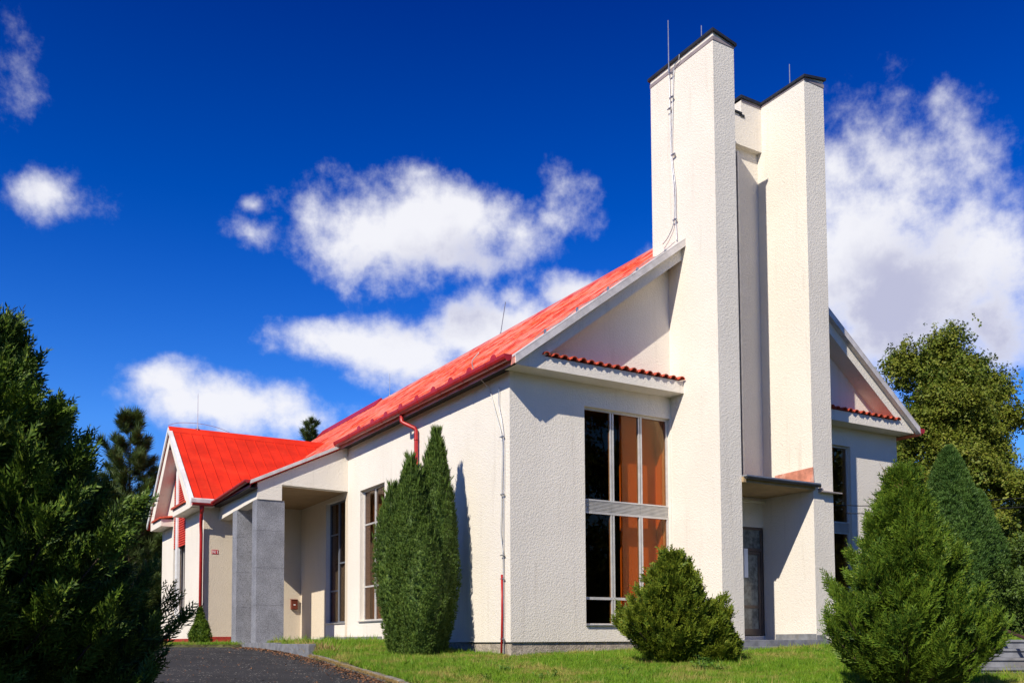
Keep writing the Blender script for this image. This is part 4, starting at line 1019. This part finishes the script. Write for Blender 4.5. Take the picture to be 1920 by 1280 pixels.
broadleaf('linden_tree', bl, 10.4, lin, LINDEN, 'tall olive and yellow leaved linden behind the right corner of the church', 'tree', 51, per=90, lsize=.155, crad=.62)
bd = [(lr.uniform(-1.6, 1.6), lr.uniform(-1.2, 1.2), lr.uniform(.5, 2.4), .7, 10) for i in range(14)]
broadleaf('bush', at(1935, 34), 2.9, bd, BUSH, 'rounded green bush at the right edge, in front of the rubble wall', 'bush', 52, per=40, lsize=.13, crad=.5, trunk=.05)
bd = [(lr.uniform(-1.3, 1.3), lr.uniform(-1.0, 1.0), lr.uniform(.3, 1.7), .6, 10) for i in range(12)]
broadleaf('bush', at(1893, 24.5), 1.9, bd, BUSH, 'low green bush behind the stair railing at the right edge', 'bush', 53, per=36, lsize=.11, crad=.45, trunk=.04)
bd = [(lr.uniform(-2.6, 2.6), lr.uniform(-2, 2), lr.uniform(1.0, 4.3), 1.1, 12) for i in range(20)]
broadleaf('dark_tree', at(1960, 48), 5.6, bd, DARKTREE, 'dark crowned tree beyond the rubble wall at the far right', 'tree', 54, per=40, lsize=.22, crad=.8)
for i, (px, s, H_, lab) in enumerate([(170, 46, 8.5, 'dark tree in deep shade left of the side wing, nearest the thuja'), (262, 44, 6.4, 'dark tree in deep shade touching the left edge of the side wing'), (60, 44, 9.0, 'dark tree hidden behind the big thuja at the far left')]):
    bd = [(lr.uniform(-2.2, 2.2), lr.uniform(-2, 2), H_*(.12+.8*k/17), 1.2*(1-.4*k/17), 11) for k in range(18)]
    broadleaf('dark_tree', at(px, s), H_, bd, DARKTREE, lab, 'tree', 60+i, 'dark trees behind the drive', per=36, lsize=.24, crad=.85)
for i, (s, t, H_) in enumerate([(30, -25, 12), (24.5, -21.5, 9.5)]):  # unseen spruces, added to cast shade on the dark trees by the wing
    p = CAM+AX*s+RT*t
    conifer('spruce_tree', (p[0], p[1]), H_, lambda h: 2.6*(1-h)**.8+.1, PINE, 90, ['tall spruce standing left of the picture beyond the drive', 'shorter spruce standing left of the picture beyond the drive'][i], 'tree', fans=[TUFT], size=.5, sprays=22, seed=70+i, sub=3)
for (x_, y_, H_, lab, sd) in ((17, -18, 13, 'tall broad tree standing right of the picture in front of the church', 81), (30, -16, 12, 'second broad tree standing right of the picture, farther along the church front', 82)):  # unseen trees, added to darken what the front windows reflect
    bd = [(lr.uniform(-3.4, 3.4), lr.uniform(-3.4, 3.4), H_*(.2+.7*k/15), 1.9*(1-.35*k/15), 9) for k in range(16)]
    broadleaf('broadleaf_tree', (x_, y_), H_, bd, BUSH, lab, 'tree', sd, per=34, lsize=.34, crad=1.1)
# low far tree line so the land does not end at a bare horizon
def treeline():
    r = np.random.default_rng(90)
    n = 60000; th = r.uniform(0, 2*math.pi, n); front = np.cos(th) > .2
    rad = np.where(front, 98, 62)+r.uniform(-6, 6, n)
    hh = (4.5+1.6*np.sin(th*19)+1.2*np.sin(th*47+1)+.8*np.sin(th*110))*np.where(front, 1, 1.9)
    t = np.sin(th)*rad; s_ = np.cos(th)*rad
    p = CAM[None]+AX[None]*s_[:, None]+RT[None]*t[:, None]; p[:, 2] = hh*np.sqrt(r.random(n))+gz(p[:, 0], p[:, 1])-.3
    ob = leafmesh('far_trees', [scatter(p, unit(r.normal(size=(n, 3))), r.normal(size=(n, 3)), r.uniform(.6, 1.3, n), *CLUSTER)], DARKTREE); tag(ob, 'far band of trees low on the horizon around the church', 'trees', kind='stuff')
treeline()

# ------------------------------------------------------------------ grass and weeds
def grass():
    r = np.random.default_rng(77)
    def pts(n, x0, x1, y0, y1):
        return np.stack([r.uniform(x0, x1, n), r.uniform(y0, y1, n)], 1)
    q = np.concatenate([pts(150000, -4.6, 13.5, -9.5, .3), pts(36000, -3.9, .0, 0, 9.0), pts(9000, -4.9, -3.1, 9.4, 21), pts(16000, 13, 22, -8, 8)])
    x, y = q[:, 0], q[:, 1]
    s = (x-CAM[0])*AX[0]+(y-CAM[1])*AX[1]; t = (x-CAM[0])*RT[0]+(y-CAM[1])*RT[1]; px = 960+1749*t/np.maximum(s, .1)
    lim = np.where(y < 4, uk(y)+.13, np.where(y < 9.4, -2.92, uk(y)))
    keep = (x > lim) & (s > 13.2) & (px > 180) & (px < 2050)
    keep &= ~((x > -.02) & (x < 13.1) & (y > .05)) & ~((x > UG) & (x < .1) & (y > 8.0) & (y > 13.85)) & ~((x > -2.95) & (x < 0) & (y > 7.88))
    keep &= ~((x > 4.5) & (x < 9.35) & (y > -2.3))
    q = q[keep]; x, y = q[:, 0], q[:, 1]; n = len(q)
    P = np.stack([x, y, gz(x, y)+.0], 1)
    nn = np.sin(x*1.7+y*.6)+np.sin(y*2.3-x*.8)
    S = (.065+.045*r.random(n)+.012*nn)*np.where((y > 3) & (x < 0), 1.5, 1.0)*np.where(y > 9.4, .55, 1.0)*np.where(r.random(n) < .03, 1.8, 1)
    A = unit(np.stack([r.normal(size=n)*.35, r.normal(size=n)*.35, np.ones(n)], 1)); N = r.normal(size=(n, 3))
    tv = []; tf = []
    rr_ = random.Random(3)
    for i in range(5):
        th = rr_.uniform(0, 6.28); b_ = (rr_.uniform(-.35, .35), rr_.uniform(-.35, .35)); sp = rr_.uniform(.1, .6); w_ = .055; L = rr_.uniform(.6, 1.1); o = len(tv)
        tv += [(0, b_[0]-math.sin(th)*w_, b_[1]+math.cos(th)*w_), (0, b_[0]+math.sin(th)*w_, b_[1]-math.cos(th)*w_), (L, b_[0]+sp*math.cos(th), b_[1]+sp*math.sin(th))]; tf.append((o, o+1, o+2))
    tag(leafmesh('grass', [scatter(P, A, N, S, tv, tf)], GRASS), 'short sunlit lawn grass with dry patches in front of the church', 'grass', kind='stuff')
    # straw along the foot of the wall and the kerb
    n = 2600; yy = r.uniform(-12, 3.7, n); k = np.stack([uk(yy)+r.normal(size=n)*.03-.02, yy], 1)
    k2 = np.stack([r.uniform(-2.4, -.1, 1500), r.uniform(-.9, 1.6, 1500)], 1); k3 = np.stack([r.uniform(.0, 4.4, 900), r.uniform(-.3, .0, 900)], 1); k4 = np.stack([r.uniform(-3.0, -2.6, 160), r.uniform(3.2, 5.4, 160)], 1)
    q = np.concatenate([k, k2, k3, k4]); P = np.stack([q[:, 0], q[:, 1], gz(q[:, 0], q[:, 1])-.03], 1); n = len(q)
    S = r.uniform(.05, .13, n); S[-160:] *= 2.6; S[:2600] *= .55
    A = unit(np.stack([r.normal(size=n)*.6, r.normal(size=n)*.6, np.ones(n)], 1))
    tag(leafmesh('dry_grass', [scatter(P, A, r.normal(size=(n, 3)), S, tv, tf)], STRAW), 'dry straw coloured grass along the kerb and under the columnar juniper', 'grass', kind='stuff')
grass()
def litter():
    r = np.random.default_rng(5); n = 5200
    y = r.uniform(-13, 9.0, n); x = uk(y)-np.abs(r.normal(size=n))*.22-.01
    k = r.random(n) < .12; x[k] -= r.uniform(0, 3.2, k.sum())
    P = np.stack([x, y, gz(x, y)-.078], 1); A = unit(np.stack([r.normal(size=n), r.normal(size=n), r.normal(size=n)*.25], 1)); N = unit(np.array([0, 0, 1.])+r.normal(size=(n, 3))*.4)
    tag(leafmesh('leaf_litter', [scatter(P, A, N, r.uniform(.02, .06, n), LEAFV, LEAFF)], mat('rusty_litter', (.26, .12, .05), .9, var=.5, vscale=8)), 'rusty brown needles and leaves lying on the drive along the kerb', 'leaves', kind='stuff')
litter()
def weed(px, s, h, n, label, seed, grp=None):
    r = random.Random(seed); b = at(px, s); z = float(gz(*b)); root = MB(); lf = MB()
    for i in range(n):
        a = r.uniform(0, 6.28); L = h*r.uniform(.5, 1); q0 = Vector((b[0], b[1], z-.02)); d = Vector((math.cos(a)*r.uniform(.3, 1.2), math.sin(a)*r.uniform(.3, 1.2), 1)).normalized()
        q1 = q0+d*L; root.tube([q0, q0+d*L*.5, q1], .004, 4, cap=False)
        for k in range(4):
            p = q0+d*L*(.35+.2*k); a2 = r.uniform(0, 6.28); u = Vector((math.cos(a2), math.sin(a2), r.uniform(-.1, .5))).normalized(); w_ = u.cross(Vector((0, 0, 1))).normalized(); l = h*r.uniform(.25, .42); c = Vector((0, 0, l*.12))
            lf.add([p, p+u*l*.35+w_*l*.26+c, p+u*l*.75+w_*l*.16+c*.6, p+u*l, p+u*l*.75-w_*l*.16+c*.6, p+u*l*.35-w_*l*.26+c, p+u*l*.5], [(0, 1, 6), (1, 2, 6), (2, 3, 6), (3, 4, 6), (4, 5, 6), (5, 0, 6)])
    t_ = thing('weed_plant', (b[0], b[1], z), label, 'weed', grp)
    lf.build('leaves', WEED, t_); root.build('stem', WEED, t_)
G_ = 'leafy weeds in the lawn'
weed(1312, 16.5, .34, 11, 'tall leafy weed growing out of the foot of the yellow green juniper', 1, G_)
weed(1345, 16.3, .24, 9, 'low leafy weed right of the tall one under the yellow green juniper', 2, G_)
weed(1168, 16.6, .20, 7, 'small dark weed at the left foot of the yellow green juniper', 3, G_)
weed(1032, 15.6, .20, 8, 'spiky weed in the lawn below the plain front wall', 4, G_)
weed(948, 16.6, .22, 10, 'broad leaved weed in the lawn below the red conductor sleeve', 5, G_)
weed(1010, 15.3, .18, 9, 'flat weed at the lower edge of the lawn below the plain front wall', 6, G_)
weed(915, 15.4, .18, 8, 'leafy weed at the lower picture edge below the church corner', 7, G_)
weed(648, 24.0, .22, 9, 'bright weed at the wall foot under the porch side window', 8, G_)
weed(1535, 19.8, .20, 8, 'leafy weed in front of the door step at its right end', 9, G_)
# tall thin weed by the right tower
tw = MB(); b = at(1545, 20.6); z = float(gz(*b))
for k in range(4):
    a = k*1.7; tw.tube([(b[0], b[1], z), (b[0]+.05*math.cos(a), b[1]+.05*math.sin(a), z+.4), (b[0]+.14*math.cos(a), b[1]+.14*math.sin(a), z+.75+.06*k)], .004, 4)
    for j in range(4): q = Vector((b[0]+.11*math.cos(a), b[1]+.11*math.sin(a), z+.3+.12*j)); tw.tube([q, q+Vector((.07*math.cos(j*2), .07*math.sin(j*2), .05))], .005, 4)
tag(tw.build('stalky_weed', WEED), 'tall thin stalky weed standing against the foot of the right tower', 'weed')

# ------------------------------------------------------------------ right edge: stair, railing, post, rubble wall
s0 = CAM+AX*14.6+RT*7.6
stp = thing('stone_stair', (s0[0], s0[1], -.9), 'grey stone steps at the lower right corner of the picture', 'stairs')
for k in range(6):
    m_ = MB(); a0 = 14.3+k*.34; zt = -.72+k*.15-.02
    def Q(s_, t_, z_): p = CAM+AX*s_+RT*t_; return (p[0], p[1], z_)
    for (zz0, zz1, fo) in ((zt-.15, zt-.04, 0), (zt-.04, zt, .03)):
        v_ = [Q(a0-fo, 7.2, zz0), Q(a0-fo, 10.6, zz0-.02), Q(a0+.4, 10.6, zz0-.02), Q(a0+.4, 7.2, zz0), Q(a0-fo, 7.2, zz1), Q(a0-fo, 10.6, zz1-.02), Q(a0+.4, 10.6, zz1-.02), Q(a0+.4, 7.2, zz1)]
        m_.add(v_, [(0, 3, 2, 1), (4, 5, 6, 7), (0, 1, 5, 4), (1, 2, 6, 5), (2, 3, 7, 6), (3, 0, 4, 7)])
    m_.build('step', GRANITE_SLAB, stp, bevel=.004)
rl = thing('stair_railing', Q(16, 8.2, -.6), 'brown metal handrail sloping down to the right edge above the stone steps', 'railing')
MB().tube([Q(16.6, 8.15, .42), Q(15.0, 8.35, -.02), Q(13.6, 8.55, -.42)], .028, 8).build('handrail', mat('rusty_brown_paint', (.07, .035, .025), .5, var=.3), rl)
for (s_, t_, z_) in ((16.4, 8.17, .36), (14.4, 8.43, -.2)):
    MB().tube([Q(s_, t_, z_), Q(s_, t_, z_-1.0)], .02, 8).build('post', bpy.data.materials['rusty_brown_paint'], rl)
rwl = MB(); rr = random.Random(12); zg = 2.0
for row in range(5):
    t = 19.5+rr.random()*.2
    while t < 27:
        L = rr.uniform(.25, .6); j = rr.uniform(-.03, .03)
        c = [Q(37+j, t, zg+row*.17+.005), Q(37+j, t+L-.012, zg+row*.17+.005), Q(37.4, t+L-.012, zg+row*.17+.005), Q(37.4, t, zg+row*.17+.005)]
        rwl.add(c+[(x, y_, z_+.16) for x, y_, z_ in c], [(0, 3, 2, 1), (4, 5, 6, 7), (0, 1, 5, 4), (1, 2, 6, 5), (2, 3, 7, 6), (3, 0, 4, 7)]); t += L
rwl.add([Q(36.9, 19.4, zg+.86), Q(36.9, 27, zg+.86), Q(37.5, 27, zg+.86), Q(37.5, 19.4, zg+.86), Q(36.9, 19.4, zg+.94), Q(36.9, 27, zg+.94), Q(37.5, 27, zg+.94), Q(37.5, 19.4, zg+.94)], [(0, 3, 2, 1), (4, 5, 6, 7), (0, 1, 5, 4), (1, 2, 6, 5), (2, 3, 7, 6), (3, 0, 4, 7)])
rwl.add([Q(36.95, 19.4, -.2), Q(36.95, 27, -.2), Q(37.4, 27, -.2), Q(37.4, 19.4, -.2), Q(36.95, 19.4, zg), Q(36.95, 27, zg), Q(37.4, 27, zg), Q(37.4, 19.4, zg)], [(0, 3, 2, 1), (4, 5, 6, 7), (0, 1, 5, 4), (1, 2, 6, 5), (2, 3, 7, 6), (3, 0, 4, 7)])
tag(rwl.build('rubble_wall', STONE), 'low rubble stone wall with a flat coping at the far right edge', 'wall')
po = MB(); c = Q(34, 17.65, 1.9); po.box(c[0]-.09, c[0]+.09, c[1]-.09, c[1]+.09, .8, 2.85); po.prism([(c[0]-.11, 2.85), (c[0]+.11, 2.85), (c[0], 2.98)], 'y', c[1]-.11, c[1]+.11)
tag(po.build('stone_post', STONE), 'slim pale stone post between the dark juniper and the rubble wall', 'post')
